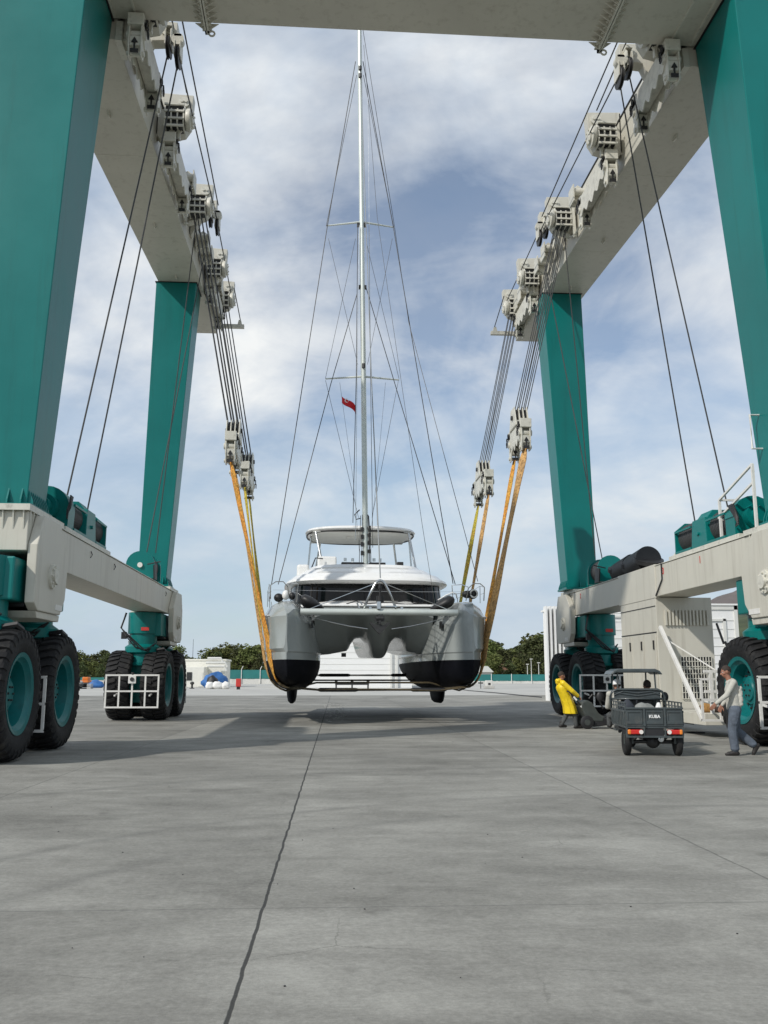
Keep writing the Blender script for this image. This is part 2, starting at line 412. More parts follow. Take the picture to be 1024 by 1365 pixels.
def flat(name, x0, x1, y0, y1, z, mat, label=None, kind='structure'):
    mb = MB(); mb.add([(x0, y0, z), (x1, y0, z), (x1, y1, z), (x0, y1, z)], [(0, 1, 2, 3)])
    o = mb.build(name, mat, fix=False)
    tag(o, label, kind=kind); return o
M['earth'] = paint('dry_earth', (.20, .18, .13), .95, .3, .05, bump=.3, bscale=2)
M['paleconc'] = paint('pale_concrete', (.42, .415, .385), .85, .12, .12, dirt=(.33, .32, .29), dirt_amt=.6, bump=.2)
flat('ground', -3000, 3000, -800, 5200, -.05, M['earth'])
flat('concrete_yard', -60, 75, -40, 74, 0, ground_mat())
flat('pale_apron', -140, 150, 74.0, 181, -.004, M['paleconc'])

# terrain behind
def hillmesh(name, x0, x1, y0, y1, nx, ny, hf, mat):
    mb = MB(); vs = []; fs = []
    for j in range(ny + 1):
        for i in range(nx + 1):
            x = x0 + (x1 - x0) * i / nx; y = y0 + (y1 - y0) * j / ny
            vs.append((x, y, hf(x, y)))
    for j in range(ny):
        for i in range(nx):
            a = j * (nx + 1) + i; fs.append((a, a + 1, a + nx + 2, a + nx + 1))
    mb.add(vs, fs)
    o = mb.build(name, mat, smooth=True, fix=False); tag(o, kind='structure'); return o
def mh(x, y):
    # ridge rising to the right
    t_ = (x - 500) / 1600.0
    t_ = max(0, min(1, t_)); s = t_ * t_ * (3 - 2 * t_)
    ry = max(0, 1 - abs(y - 3400) / 900.0); ry = ry * ry * (3 - 2 * ry)
    n = noise.fractal(Vector((x * .0022, y * .0022, 3)), 1.0, 2.1, 6)
    return -3 + ry * (s * 380 + 22 + 45 * n * (.25 + s)) 
M['rock'] = paint('mountain_scrub', (.115, .10, .095), .95, .35, .006, dirt=(.055, .06, .04), dirt_amt=.8, bump=.6, bscale=.05)
hillmesh('mountain', -800, 3200, 2400, 4400, 160, 60, mh, M['rock'])
def gh(x, y):
    s = max(0, min(1, (x - 40) / 260.0)); s = s * s * (3 - 2 * s)
    ry = max(0, min(1, (y - 330) / 200.0)); ry = ry * ry * (3 - 2 * ry)
    return -1 + ry * (s * 38 + 5 + 6 * noise.noise(Vector((x * .015, y * .015, 0))))
M['wood'] = paint('wooded_slope', (.05, .062, .028), .95, .5, .08, dirt=(.02, .03, .012), dirt_amt=.9, bump=1, bscale=.6)
hillmesh('wooded_hill', -500, 900, 330, 900, 90, 40, gh, M['wood'])
# ------------------------------------------------------------------ boat hoist
XC = 2.05
def HX(s, d): return XC + s * d
hoist = empty('boat_hoist', (XC, 27.4, 0), 'huge teal and cream gantry boat hoist on black tyres straddling the lifted catamaran', 'boat hoist')

def leg(s, near):
    if near:
        y0, yb, yt = 18.4, 19.6, 20.62; zt = 17.9; ib, it, ob, ot = 8.05, 7.52, 9.65, 9.95
    else:
        y0, yb, yt = 35.0, 36.1, 36.35; zt = 17.38; ib, it, ob, ot = 8.05, 7.33, 9.12, 8.95
    if s > 0:
        if near: it = 7.62
        else: ib, it, ob, ot = 7.66, 7.02, 8.85, 8.68
    zb = 5.02
    P = lambda d, y, z: Vector((HX(s, d), y, z))
    b = MB().hexa([P(ob, y0, zb), P(ib, y0, zb), P(ib, yb, zb), P(ob, yb, zb), P(ot, y0, zt), P(it, y0, zt), P(it, yt, zt), P(ot, yt, zt)])
    lg = b.build('leg', M['teal'], hoist, bevel=.02)
    # base flange with gusset ribs, and top seal plate
    f = MB().box(HX(s, min(7.93, ib - .1)), HX(s, 9.75 if near else 9.2), y0 - .12, yb + .12, 4.94, 5.02)
    k = 9
    for i in range(k):
        y = y0 + (yb - y0) * (i + .5) / k
        f.prism([(HX(s, ib), 5.02), (HX(s, ib - .11), 5.02), (HX(s, ib - .1), 5.1), (HX(s, ib - .005), 5.34)], 'y', y - .015, y + .015)
    for i in range(5):
        x = HX(s, 8.15 + i * .27)
        f.prism([(y0, 5.02), (y0 - .11, 5.02), (y0 - .1, 5.1), (y0, 5.34)], 'x', x - .015, x + .015)
    f.build('base_flange', M['teal'], lg)
    tp = MB().box(HX(s, it - .04), HX(s, ot + .04), y0 - .04, (yt + .04), zt, zt + .022)
    tp.build('seal_plate', M['black'], lg)
    return lg
for s in (-1, 1):
    for near in (True, False): leg(s, near)

# top girders (fore and aft)
for s in (-1, 1):
    P = lambda d, y, z: Vector((HX(s, d), y, z))
    zb, zt = 17.4, 19.15
    g = MB()
    ys = [(20.66, 7.4, 9.4), (35.0, 7.15, 8.87), (40.6, 7.1, 8.66)]
    rings = [[P(a, y, zb), P(b, y, zb), P(b, y, zt), P(a, y, zt)] for y, a, b in ys]
    g.loft(rings)
    gd = g.build('girder', M['cream'], hoist, bevel=.015)
    r = MB()
    for y, a, b in ((31.2, 7.215, 9.02), (25.9, 7.31, 9.19)):
        r.box(HX(s, a + .02), HX(s, b - .02), y, y + .03, zb - .006, zb)       # weld seam
    for y in (23.6, 30.1, 34.3):                                             # small cleats under the girder
        d = 8.3 - (y - 23) * .02
        MB().prism([(y, zb), (y + .34, zb), (y + .30, zb - .09), (y + .06, zb - .13)], 'x', HX(s, d) - .02, HX(s, d) + .02).build('lifting_cleat', M['cream2'], gd)
    r.build('seam_trim', M['cream2'], gd)
    # gusset casting joining girder and crossbeam, on the inner side
    c = MB()
    c.prism([(20.55, 17.3), (21.4, 17.36), (21.3, 17.88), (20.62, 17.9)], 'x', HX(s, 7.25), HX(s, 7.42))
    c.prism([(20.55, 17.3), (21.4, 17.36), (21.3, 17.88), (20.62, 17.9)], 'x', HX(s, 8.1), HX(s, 8.2))
    c.box(HX(s, 7.42), HX(s, 8.1), 20.7, 20.95, 17.42, 17.8)
    c.box(HX(s, 7.05), HX(s, 7.25), 20.75, 21.15, 17.45, 19.0)
    c.build('girder_gusset', M['cream2'], hoist, bevel=.01)

# upper crossbeam
cb = MB().box(HX(-1, 9.55), HX(1, 9.55), 18.42, 20.6, 17.94, 19.9)
cbm = cb.build('crossbeam', M['cream'], hoist, bevel=.02)
for x in (-3.1, 7.1):
    sp = MB(); sp.box(x - .05, x - .012, 18.5, 20.75, 17.72, 17.94); sp.box(x + .012, x + .05, 18.5, 20.75, 17.72, 17.94)
    sp.box(x - .05, x + .05, 20.6, 20.75, 17.72, 19.6)
    for i in range(11):
        y = 18.62 + i * .2
        for e in (-1, 1):
            sp.prism([(x + e * .05, 17.94), (x + e * .3, 17.94), (x + e * .05, 17.74)], 'y', y - .01, y + .01)
            sp.cyl((x + e * .06, y + .1, 17.83), (x + e * .12, y + .1, 17.83), .03, n=6)
    sp.tube([(x + .12 + .07 * math.cos(a), 20.7, 17.72 + .07 * math.sin(a)) for a in [2 * PI * i / 10 for i in range(10)]], .025, 6, closed=True)
    sp.build('splice_flange', M['cream2'], cbm)
# seams where the crossbeam meets the legs
for s in (-1, 1):
    e = MB(); 
    for d in (7.45, 6.9):
        e.bar((HX(s, d), 18.5, 17.925), (HX(s, d), 20.55, 17.925), .05, .03)
    e.build('seam_trim', M['cream2'], cbm)

# lower sill beams
for s in (-1, 1):
    b = MB()
    zt, zb = 4.8, 3.9
    b.box(HX(s, 7.86), HX(s, 8.95), 20.0, 34.9, zb, zt)
    b.box(HX(s, 7.862), HX(s, 9.3), 18.0, 20.0, 4.02, zt + .003)
    b.box(HX(s, 7.862), HX(s, 9.2), 34.9, 37.0, 4.02, zt + .003)
    sb = b.build('sill_beam', M['cream'], hoist, bevel=.015)
    t_ = MB()
    t_.box(HX(s, 7.82), HX(s, 9.35), 17.9, 20.3, zt + .01, zt + .135)
    t_.box(HX(s, 7.82), HX(s, 9.25), 34.8, 36.7, zt + .01, zt + .135)
    t_.box(HX(s, 7.84), HX(s, 8.97), 20.3, 34.8, zt + .01, zt + .03)
    for i in range(7):
        x = HX(s, 7.95 + i * .2); t_.prism([(17.93, zt + .01), (17.995, zt + .01), (17.995, zt - .35)], 'x', x - .012, x + .012)
    for i in range(11):
        y = 18.05 + i * .2; t_.prism([(HX(s, 7.83), zt + .01), (HX(s, 7.857), zt + .01), (HX(s, 7.857), zt - .22)], 'y', y - .012, y + .012)
    t_.build('top_flange', M['cream2'], sb)
    # rust-red position numbers
    for y, ch in ((22.9, '1'), (25.5, '3'), (34.0, '2')):
        if s > 0:
            m = Matrix.Translation((HX(s, 7.86) - .004, y, 4.58)) @ Matrix.Rotation(R(-90), 4, 'Z') @ Matrix.Rotation(R(90), 4, 'X')
            text_mesh('marking', ch, .26, M['red'], sb, m)
        else:
            q = MB().tube([(HX(s, 7.86) + .01, y, 4.66), (HX(s, 7.86) + .03, y + .05, 4.58), (HX(s, 7.86) + .01, y - .03, 4.5)], .012, 5)
            q.build('lifting_eye', M['darkmetal'], sb)
# corner brackets, equaliser beams, steering columns, wheels
def corner(s, yc, near):
    m = 1 if near else -1
    for (d0, d1) in ((7.66, 7.855), (9.08, 9.3)):
        pl = [(-1.35, 3.0), (-1.35, 4.15), (-1.0, 4.78), (.15, 4.78), (.85, 4.1), (.75, 3.2), (.45, 2.86), (-1.1, 2.86)]
        if d0 > 8: pl = [(-1.2, 3.0), (-1.2, 4.0), (.7, 4.0), (.65, 3.2), (.4, 2.86), (-1.0, 2.86)]
        b = MB().prism([(yc + a * m, z) for a, z in pl], 'x', HX(s, d0), HX(s, d1))
        bk = b.build('corner_bracket', M['cream'], hoist, bevel=.02)
        if d0 < 8:
            h = MB(); yy = yc - .3 * m
            h.cyl((HX(s, d0 + .01), yy, 3.62), (HX(s, d0 - .05), yy, 3.62), .26, n=20)
            h.cyl((HX(s, d0 - .05), yy, 3.62), (HX(s, d0 - .11), yy, 3.62), .15, n=16)
            for i in range(8):
                a = i * PI / 4
                h.cyl((HX(s, d0 - .05), yy + .2 * math.cos(a), 3.62 + .2 * math.sin(a)), (HX(s, d0 - .09), yy + .2 * math.cos(a), 3.62 + .2 * math.sin(a)), .028, n=6)
            h.build('pivot_hub', M['cream2'], bk, autos=40)
            q = MB().box(HX(s, d0 - .012), HX(s, d0), yc + (.05 if near else -.3), yc + (.55 if near else .1), 2.95, 3.07)
            q.build('plate', M['white'], bk)
    # lower tie under the plates
    b = MB().hexa([Vector((HX(s, d), yc + y, z)) for d, y, z in ((7.7, -1.0, 2.72), (9.25, -1.0, 2.72), (9.25, .5, 2.72), (7.7, .5, 2.72), (7.7, -1.1, 2.855), (9.25, -1.1, 2.855), (9.25, .55, 2.855), (7.7, .55, 2.855))])
    b.build('bracket_tie', M['cream'], hoist, bevel=.01)
    e = MB().box(HX(s, 7.95), HX(s, 8.98), yc - 1.75, yc + 1.75, 3.02, 3.86)
    eq = e.build('equaliser_beam', M['teal'], hoist, bevel=.04)
    g = MB()
    g.box(HX(s, 7.93), HX(s, 9.0), yc - 1.1, yc + 1.1, 2.94, 3.016)
    g.build('gasket', M['black'], eq)
    for k, ya in enumerate((yc - 1.5, yc + 1.5)):
        xx = HX(s, 8.62)
        c = MB().lathe([(1.95, .0), (1.95, .62), (2.05, .64), (2.05, .5), (2.35, .48), (2.42, .62), (2.62, .64), (2.72, .5), (3.1, .5), (3.1, .56), (3.87, .56), (3.87, 0)], (xx, ya, 0), 'z', 24)
        sc = c.build('steering_column', M['teal'], hoist, autos=35)
        p = MB().box(xx - .42, xx + .42, ya - .3, ya + .3, .62, 2.04)
        p.box(xx - .5, xx + .5, ya - .26, ya + .26, 1.0, 1.55)
        p.cyl((xx - .55, ya, 1.26), (xx + .55, ya, 1.26), .22, n=16)
        p.build('axle_post', M['teal'], sc, bevel=.03)
        r_ = MB()
        side = -1
        for j in range(3):
            o_ = j * .06
            r_.tube([(xx - .58, ya - .3 - o_, 3.85), (xx - .72, ya - .42 - o_, 3.3), (xx - .5 + o_, ya - .62, 3.0), (xx - .15 + o_ * 3, ya - .66, 2.6 - o_), (xx + .3, ya - .55, 2.45 + o_), (xx + .52, ya - .35, 2.75)], .025, 5)
        r_.box(xx - .7, xx - .52, ya - .5, ya - .36, 2.9, 3.15)
        r_.tube([(xx + .55, ya - .3, 2.5), (xx + .8, ya - .3, 2.55), (xx + .85, ya - .1, 2.45)], .06, 6)
        r_.build('hydraulic_hose', M['black'], sc)
        if k == 0 and not near:
            q = MB().box(xx + .02, xx + .3, ya - .575, ya - .562, 3.2, 3.32); q.build('warning_label', M['red'], sc)
        for dd in ((8.14, 9.36) if near else (8.02, 9.27)):
            w_ = wheel_proto() if not WHEEL else copy_tree(WHEEL[0], hoist)
            w_.parent = hoist
            w_.location = Vector((HX(s, dd), ya, 1.255)) - hoist.location
            w_.rotation_euler = (random.uniform(0, 6), 0, PI if (s * (1 if dd < 8.5 else -1)) > 0 else 0)
WHEEL = []
def wheel_proto():
    e = empty('wheel', (0, 0, 0)); e.scale = (.94, .985, .985)
    RO = 1.215; hw = .46
    prof = [(-.31, .74), (-.40, .78), (-.455, .93), (-.46, 1.05), (-.44, 1.15), (-.385, 1.205), (-.2, RO), (.2, RO), (.385, 1.205), (.44, 1.15), (.46, 1.05), (.455, .93), (.40, .78), (.31, .74), (.2, .70), (-.2, .70)]
    mb = MB(); rings = []; n = 56
    for k in range(n):
        a = 2 * PI * k / n
        rings.append([Vector((t_, math.cos(a) * r, math.sin(a) * r)) for t_, r in prof])
    mb.loft(rings, cap=False, loop=True)
    # chunky chevron lugs
    nl = 34
    for sd_ in (-1, 1):
        for k in range(nl):
            a0 = 2 * PI * (k + (.5 if sd_ > 0 else 0)) / nl; da = 2 * PI / nl * .56
            outer = []
            for (tt, rr0, rr1, sh) in ((.02, RO - .02, RO + .05, .085), (.30, RO - .03, RO + .05, .015), (.43, 1.15, RO + .0, 0), (.468, 1.06, 1.12, 0)):
                for (aa, rr) in ((a0 + sh, rr0), (a0 + sh + da, rr0), (a0 + sh + da * .92, rr1), (a0 + sh + da * .08, rr1)):
                    outer.append(Vector((sd_ * tt, math.cos(aa) * rr, math.sin(aa) * rr)))
            rr_ = [outer[i * 4:(i + 1) * 4] for i in range(4)]
            mb.loft(rr_, cap=True)
    # bead ring
    mb.build('tyre', M['rubber'], e, world=False, autos=32)
    rim = MB().lathe([(-.30, .76), (-.30, .66), (-.1, .62), (-.1, .2), (-.02, .2), (-.02, .6), (.28, .66), (.335, .70), (.385, .785), (.42, .79), (.40, .70), (.32, .655), (.30, .62), (.04, .58), (.02, .36), (.08, .34), (.14, .33), (.16, .26), (.2, .24), (.22, .0)], (0, 0, 0), 'x', 40)
    rm = rim.build('rim', M['rim'], e, world=False, autos=35)
    h = MB()
    for k in range(16):
        a = 2 * PI * k / 16
        h.cyl((.03, math.cos(a) * .46, math.sin(a) * .46), (.08, math.cos(a) * .46, math.sin(a) * .46), .03, n=6)
    for k in range(6):
        a = 2 * PI * k / 6
        h.cyl((.2, math.cos(a) * .14, math.sin(a) * .14), (.24, math.cos(a) * .14, math.sin(a) * .14), .022, n=6)
    h.build('wheel_bolts', M['darkmetal'], rm, world=False)
    WHEEL.append(e)
    return e
for s in (-1, 1):
    corner(s, 19.4, True); corner(s, 35.6, False)

# white guard frames
def guard(x0, x1, y, z0, z1, nc=4, nr=2, box=True):
    g = MB(); t_ = .055
    for i in range(nc + 1):
        x = x0 + (x1 - x0) * i / nc; g.box(x - t_ / 2, x + t_ / 2, y - t_ / 2, y + t_ / 2, z0, z1)
    for j in range(nr + 1):
        z = z0 + (z1 - z0) * j / nr; g.box(x0 - t_ / 2, x1 + t_ / 2, y - t_ / 2 - .003, y + t_ / 2 + .003, z - t_ / 2, z + t_ / 2)
    gf = g.build('guard_frame', M['white'], hoist)
    if box:
        q = MB(); xm = (x0 + x1) / 2
        q.box(xm - .13, xm + .13, y - .09, y - .032, z1 - .28, z1 - .03); q.build('sensor_box', M['white'], gf)
        q = MB().cyl((xm, y - .12, z1 - .14), (xm, y - .09, z1 - .14), .07, n=12); q.cyl((xm, y, z1 + .02), (xm, y, z1 + .1), .05, n=10); q.build('sensor_lens', M['darkmetal'], gf)
    a = MB(); a.bar((x0 + .3, y + .03, .9), (x0 + .3, y + .5, .95), .05); a.bar((x1 - .3, y + .03, .9), (x1 - .3, y + .5, .95), .05); a.build('guard_arm', M['white'], gf)
guard(at(141, 920, Y=32.5).x, at(211, 920, Y=32.5).x, 32.5, .50, 1.60)
guard(at(774, 920, Y=32.5).x, at(774, 920, Y=32.5).x + 1.95, 32.5, .50, 1.60)
guard(HX(-1, 9.55), HX(-1, 7.7), 19.25, .48, 1.56, box=False)
guard(HX(1, 7.42), HX(1, 9.45), 19.25, .48, 1.56, box=False)
guard(HX(1, 7.55), HX(1, 9.45), 22.6, .48, 1.5, box=False)
guard(HX(-1, 9.55), HX(-1, 7.7), 38.9, .48, 1.56, box=False)

# winches on the sills
def winch(s, y0, covered=True, long=True):
    dc = 8.42; z0 = 4.94; zc = z0 + .46
    e = empty('winch', (0, 0, 0), parent=hoist); e.location = Vector((HX(s, dc), y0, z0)) - hoist.location
    X = HX(s, dc)
    def disc(y, t_=.06, r=.52, name='winch_cheek', mat='teal'):
        pts = [(X - .5, z0), (X - .5, zc)] + [(X + r * math.cos(a) * -1, zc + r * math.sin(a)) for a in [PI * i / 12 for i in range(0, 13)]] + [(X + .5, z0)]
        b = MB().prism(pts, 'y', y, y + t_); return b.build(name, M[mat], e, autos=40)
    if long:
        base = MB().box(X - .55, X + .55, y0 - .1, y0 + 4.3, z0 - .12, z0); base.build('winch_base', M['cream2'], e, bevel=.01)
        mo = MB().cyl((X, y0 - .1, zc), (X, y0 + .15, zc), .30, n=20); mo.cyl((X, y0 - .35, zc), (X, y0 - .1, zc), .2, n=16)
        mo.build('winch_motor', M['teal'], e, autos=40)
        c = disc(y0 + .15, .5)
        hs = MB()
        for i in range(5):
            hs.tube([(X - s * .52, y0 + .2 + i * .05, zc + .3), (X - s * .6, y0 - .05, zc + .25 - i * .07), (X - s * .58, y0 - .2, zc - .1 - i * .04), (X - s * .5, y0 + .1, zc - .25)], .022, 5)
        hs.build('hydraulic_hose', M['black'], e)
        for (a, b_) in ((.65, 1.75), (2.75, 3.85)):
            dr = MB().cyl((X, y0 + a, zc), (X, y0 + b_, zc), .40, n=24)
            for k in range(12):
                y = y0 + a + .06 + k * .088
                dr.cyl((X, y, zc), (X, y + .06, zc), .425, n=24)
            dr.build('winch_drum', M['rope'], e, autos=40)
            fr = MB()
            fr.bar((X - s * .5, y0 + a, z0 + .62), (X - s * .5, y0 + b_, z0 + .62), .05)
            fr.bar((X - s * .5, y0 + a, z0 + .04), (X - s * .5, y0 + b_, z0 + .04), .06)
            fr.build('drum_frame', M['teal'], e)
        g = MB().hexa([Vector(p) for p in ((X - .52, y0 + 1.75, z0), (X + .52, y0 + 1.75, z0), (X + .52, y0 + 2.75, z0), (X - .52, y0 + 2.75, z0), (X - .5, y0 + 1.85, z0 + .75), (X + .5, y0 + 1.85, z0 + .75), (X + .5, y0 + 2.65, z0 + .75), (X - .5, y0 + 2.65, z0 + .75))])
        g.prism([(X - .45, z0 + .7), (X + .45, z0 + .7), (X + .25, z0 + .95), (X - .25, z0 + .95)], 'y', y0 + 1.9, y0 + 2.6)
        g.cyl((X - s * .50, y0 + 2.25, z0 + .35), (X - s * .56, y0 + 2.25, z0 + .35), .05, n=10)
        g.build('winch_gearbox', M['teal'], e, bevel=.03)
        ec = MB().prism([(X - .5, z0), (X - .5, z0 + .66), (X - .2, z0 + .9), (X + .2, z0 + .9), (X + .5, z0 + .66), (X + .5, z0)], 'y', y0 + 3.85, y0 + 3.91)
        ec.build('winch_cheek', M['teal'], e)
        pd = MB().prism([(y0 + 3.9, z0 - .12), (y0 + 4.9, z0 - .12), (y0 + 4.0, z0 + .16)], 'x', X - .4, X + .4); pd.build('winch_base', M['cream2'], e)
    else:
        disc(y0, .07, .5); disc(y0 + 1.2, .07, .5)
        dr = MB().cyl((X, y0 + .07, zc), (X, y0 + 1.2, zc), .40, n=24)
        for k in range(12):
            y = y0 + .1 + k * .09
            dr.cyl((X, y, zc), (X, y + .06, zc), .425, n=24)
        dr.build('winch_drum', M['rope'], e, autos=40)
        b = MB().cyl((X, y0 - .07, zc), (X, y0, zc), .09, n=12); b.build('drum_bolt', M['white'], e, autos=40)
        mo = MB().cyl((X, y0 + 1.27, zc), (X, y0 + 1.8, zc), .28, n=18); mo.build('winch_motor', M['teal'], e, autos=40)
        bx = MB().prism([(y0 - .25, z0 - .05), (y0 + .25, z0 - .05), (y0 + .1, z0 + .5), (y0 - .4, z0 + .42)], 'x', X - s * .52, X - s * .56)
        bx.bar((X - s * .3, y0 - .3, z0 + .45), (X - s * .75, y0 - .3, z0 + .55), .04); bx.build('rope_guide', M['black'], e, bevel=.01)
for s in (-1, 1):
    winch(s, 20.75)
    winch(s, 31.9, long=False)
for s in (1,):
    X = HX(s, 8.42); d = MB()
    for a, b_, r in ((28.1, 29.5, .42), (29.6, 31.0, .36)):
        d.cyl((X, a, 5.28), (X, b_, 5.16), r, n=28); d.cyl((X, a, 5.28), (X, a + .05, 5.16), r + .05, n=28); d.cyl((X, b_ - .05, 5.28), (X, b_, 5.16), r + .05, n=28)
    d.box(X - .3, X + .3, 27.9, 31.1, 4.84, 4.95)
    d.build('storage_drum', M['black'], hoist, autos=40)

# handrail by the near right winch
hr = MB(); X = HX(1, 7.93); y1, y2 = 19.95, 23.0
pA = at(1008, 690, X=X); pB = at(962, 712, X=X)
yA, yB = pA.y, pB.y
for y, zt in ((yA, 6.45), (yB, 5.95)): hr.bar((X, y, 4.95), (X, y, zt), .06)
hr.bar((X, yA, 6.45), (X, yB, 5.95), .05); hr.bar((X, yA, 6.02), (X, yB + .1, 5.5), .05); hr.bar((X, yB, 5.95), (X + .9, yB, 5.95), .05); hr.bar((X, yB, 5.45), (X + .9, yB, 5.45), .05)
hr.bar((X + .9, yB, 4.95), (X + .9, yB, 5.95), .06)
hr.build('handrail', M['white'], hoist)
lr = MB(); X = HX(1, 7.75)
pz = at(1003, 598, X=X); lr.tube([(X + .4, pz.y + .0, pz.z), (X, pz.y, pz.z), (X, pz.y, pz.z + .8), (X + .4, pz.y, pz.z + .8)], .03, 6); lr.build('cable_pipe', M['white'], hoist)

# power pack cabinet under the right sill
Xi = HX(1, 7.85)
ca = empty('power_cabinet', (0, 0, 0), parent=hoist); ca.location = Vector((Xi, 26.2, .5)) - hoist.location
b = MB().box(Xi + .003, HX(1, 9.55), 26.2, 29.4, .62, 3.88); b.build('cabinet_body', M['cream'], ca, bevel=.012)
b = MB().box(Xi - .012, HX(1, 7.95), 26.12, 29.5, 3.86, 4.86); b.build('cabinet_cowl', M['cream'], ca, bevel=.012)
b = MB().box(Xi - .012, Xi, 26.25, 29.38, 2.84, 2.87); b.box(Xi - .012, Xi, 26.25, 29.38, 3.62, 3.64); b.build('panel_seam', M['black'], ca)
b = MB(); 
b.bar((Xi - .02, 25.55, 4.82), (Xi - .02, 25.55, 4.35), .03); b.bar((Xi - .02, 25.55, 4.35), (Xi - .02, 26.1, 3.92), .03); b.build('cowl_gap', M['black'], ca)
for i in range(3):
    y = 26.3 + i * 1.03
    b = MB().box(Xi - .022, Xi, y, y + .99, .7, 2.82); dr = b.build('cabinet_door', M['cream'], ca, bevel=.008)
    b = MB().box(Xi - .05, Xi - .022, y + .12, y + .19, 2.35, 2.62); b.build('handle', M['black'], dr)
b = MB()
for i in range(13):
    x = Xi + .25 + i * .105; b.box(x, x + .05, 26.13, 26.2, 3.05, 3.5)
b.build('louvre', M['cream'], ca)
b = MB()
X0, X1 = at(907, 880, Y=26.2).x, at(948, 880, Y=26.2).x
for z0_, z1_ in ((1.85, 2.14), (1.35, 1.78), (.92, 1.28)):
    b.box(X0, X1, 26.17, 26.2, z0_, z1_)
gl = b.build('air_grille', M['black'], ca)
b = MB()
for i in range(12):
    x = X0 + (X1 - X0) * i / 11; b.box(x - .012, x + .012, 26.15, 26.17, .92, 2.14)
for z in (.92, 1.1, 1.28, 1.35, 1.5, 1.64, 1.78, 1.85, 2.0, 2.14): b.box(X0, X1, 26.146, 26.15, z - .01, z + .01)
b.build('grille_bars', M['cream2'], gl)
# service platform in front of the cabinet
pf = empty('service_platform', (0, 0, 0), parent=hoist); pf.location = Vector((Xi, 24.2, .4)) - hoist.location
b = MB().box(Xi + .05, HX(1, 9.5), 23.3, 26.1, .32, .62); b.build('deck', M['cream'], pf, bevel=.01)
b = MB()
xr = Xi + .02
b.bar((xr, 26.0, 3.0), (xr + .05, 23.5, .45), .09)
for x, y in ((Xi + .28, 23.34), (HX(1, 9.45), 23.34)): b.bar((x, y, .6), (x, y, 1.72), .08)
b.bar((Xi + .1, 23.34, 1.7), (HX(1, 9.5), 23.34, 1.7), .07); b.bar((Xi + .1, 23.34, 1.18), (HX(1, 9.5), 23.34, 1.18), .07)
b.bar((Xi + .2, 25.9, 2.6), (HX(1, 9.52), 24.2, 1.2), .03)
b.build('platform_rail', M['white'], pf)
b = MB()
for i in range(5): b.bar((HX(1, 9.58), 26.0 - i * .5, 3.1 - i * .55), (HX(1, 9.58), 25.6 - i * .5, 2.5 - i * .5), .05)
b.build('stay_bar', M['darkmetal'], pf)

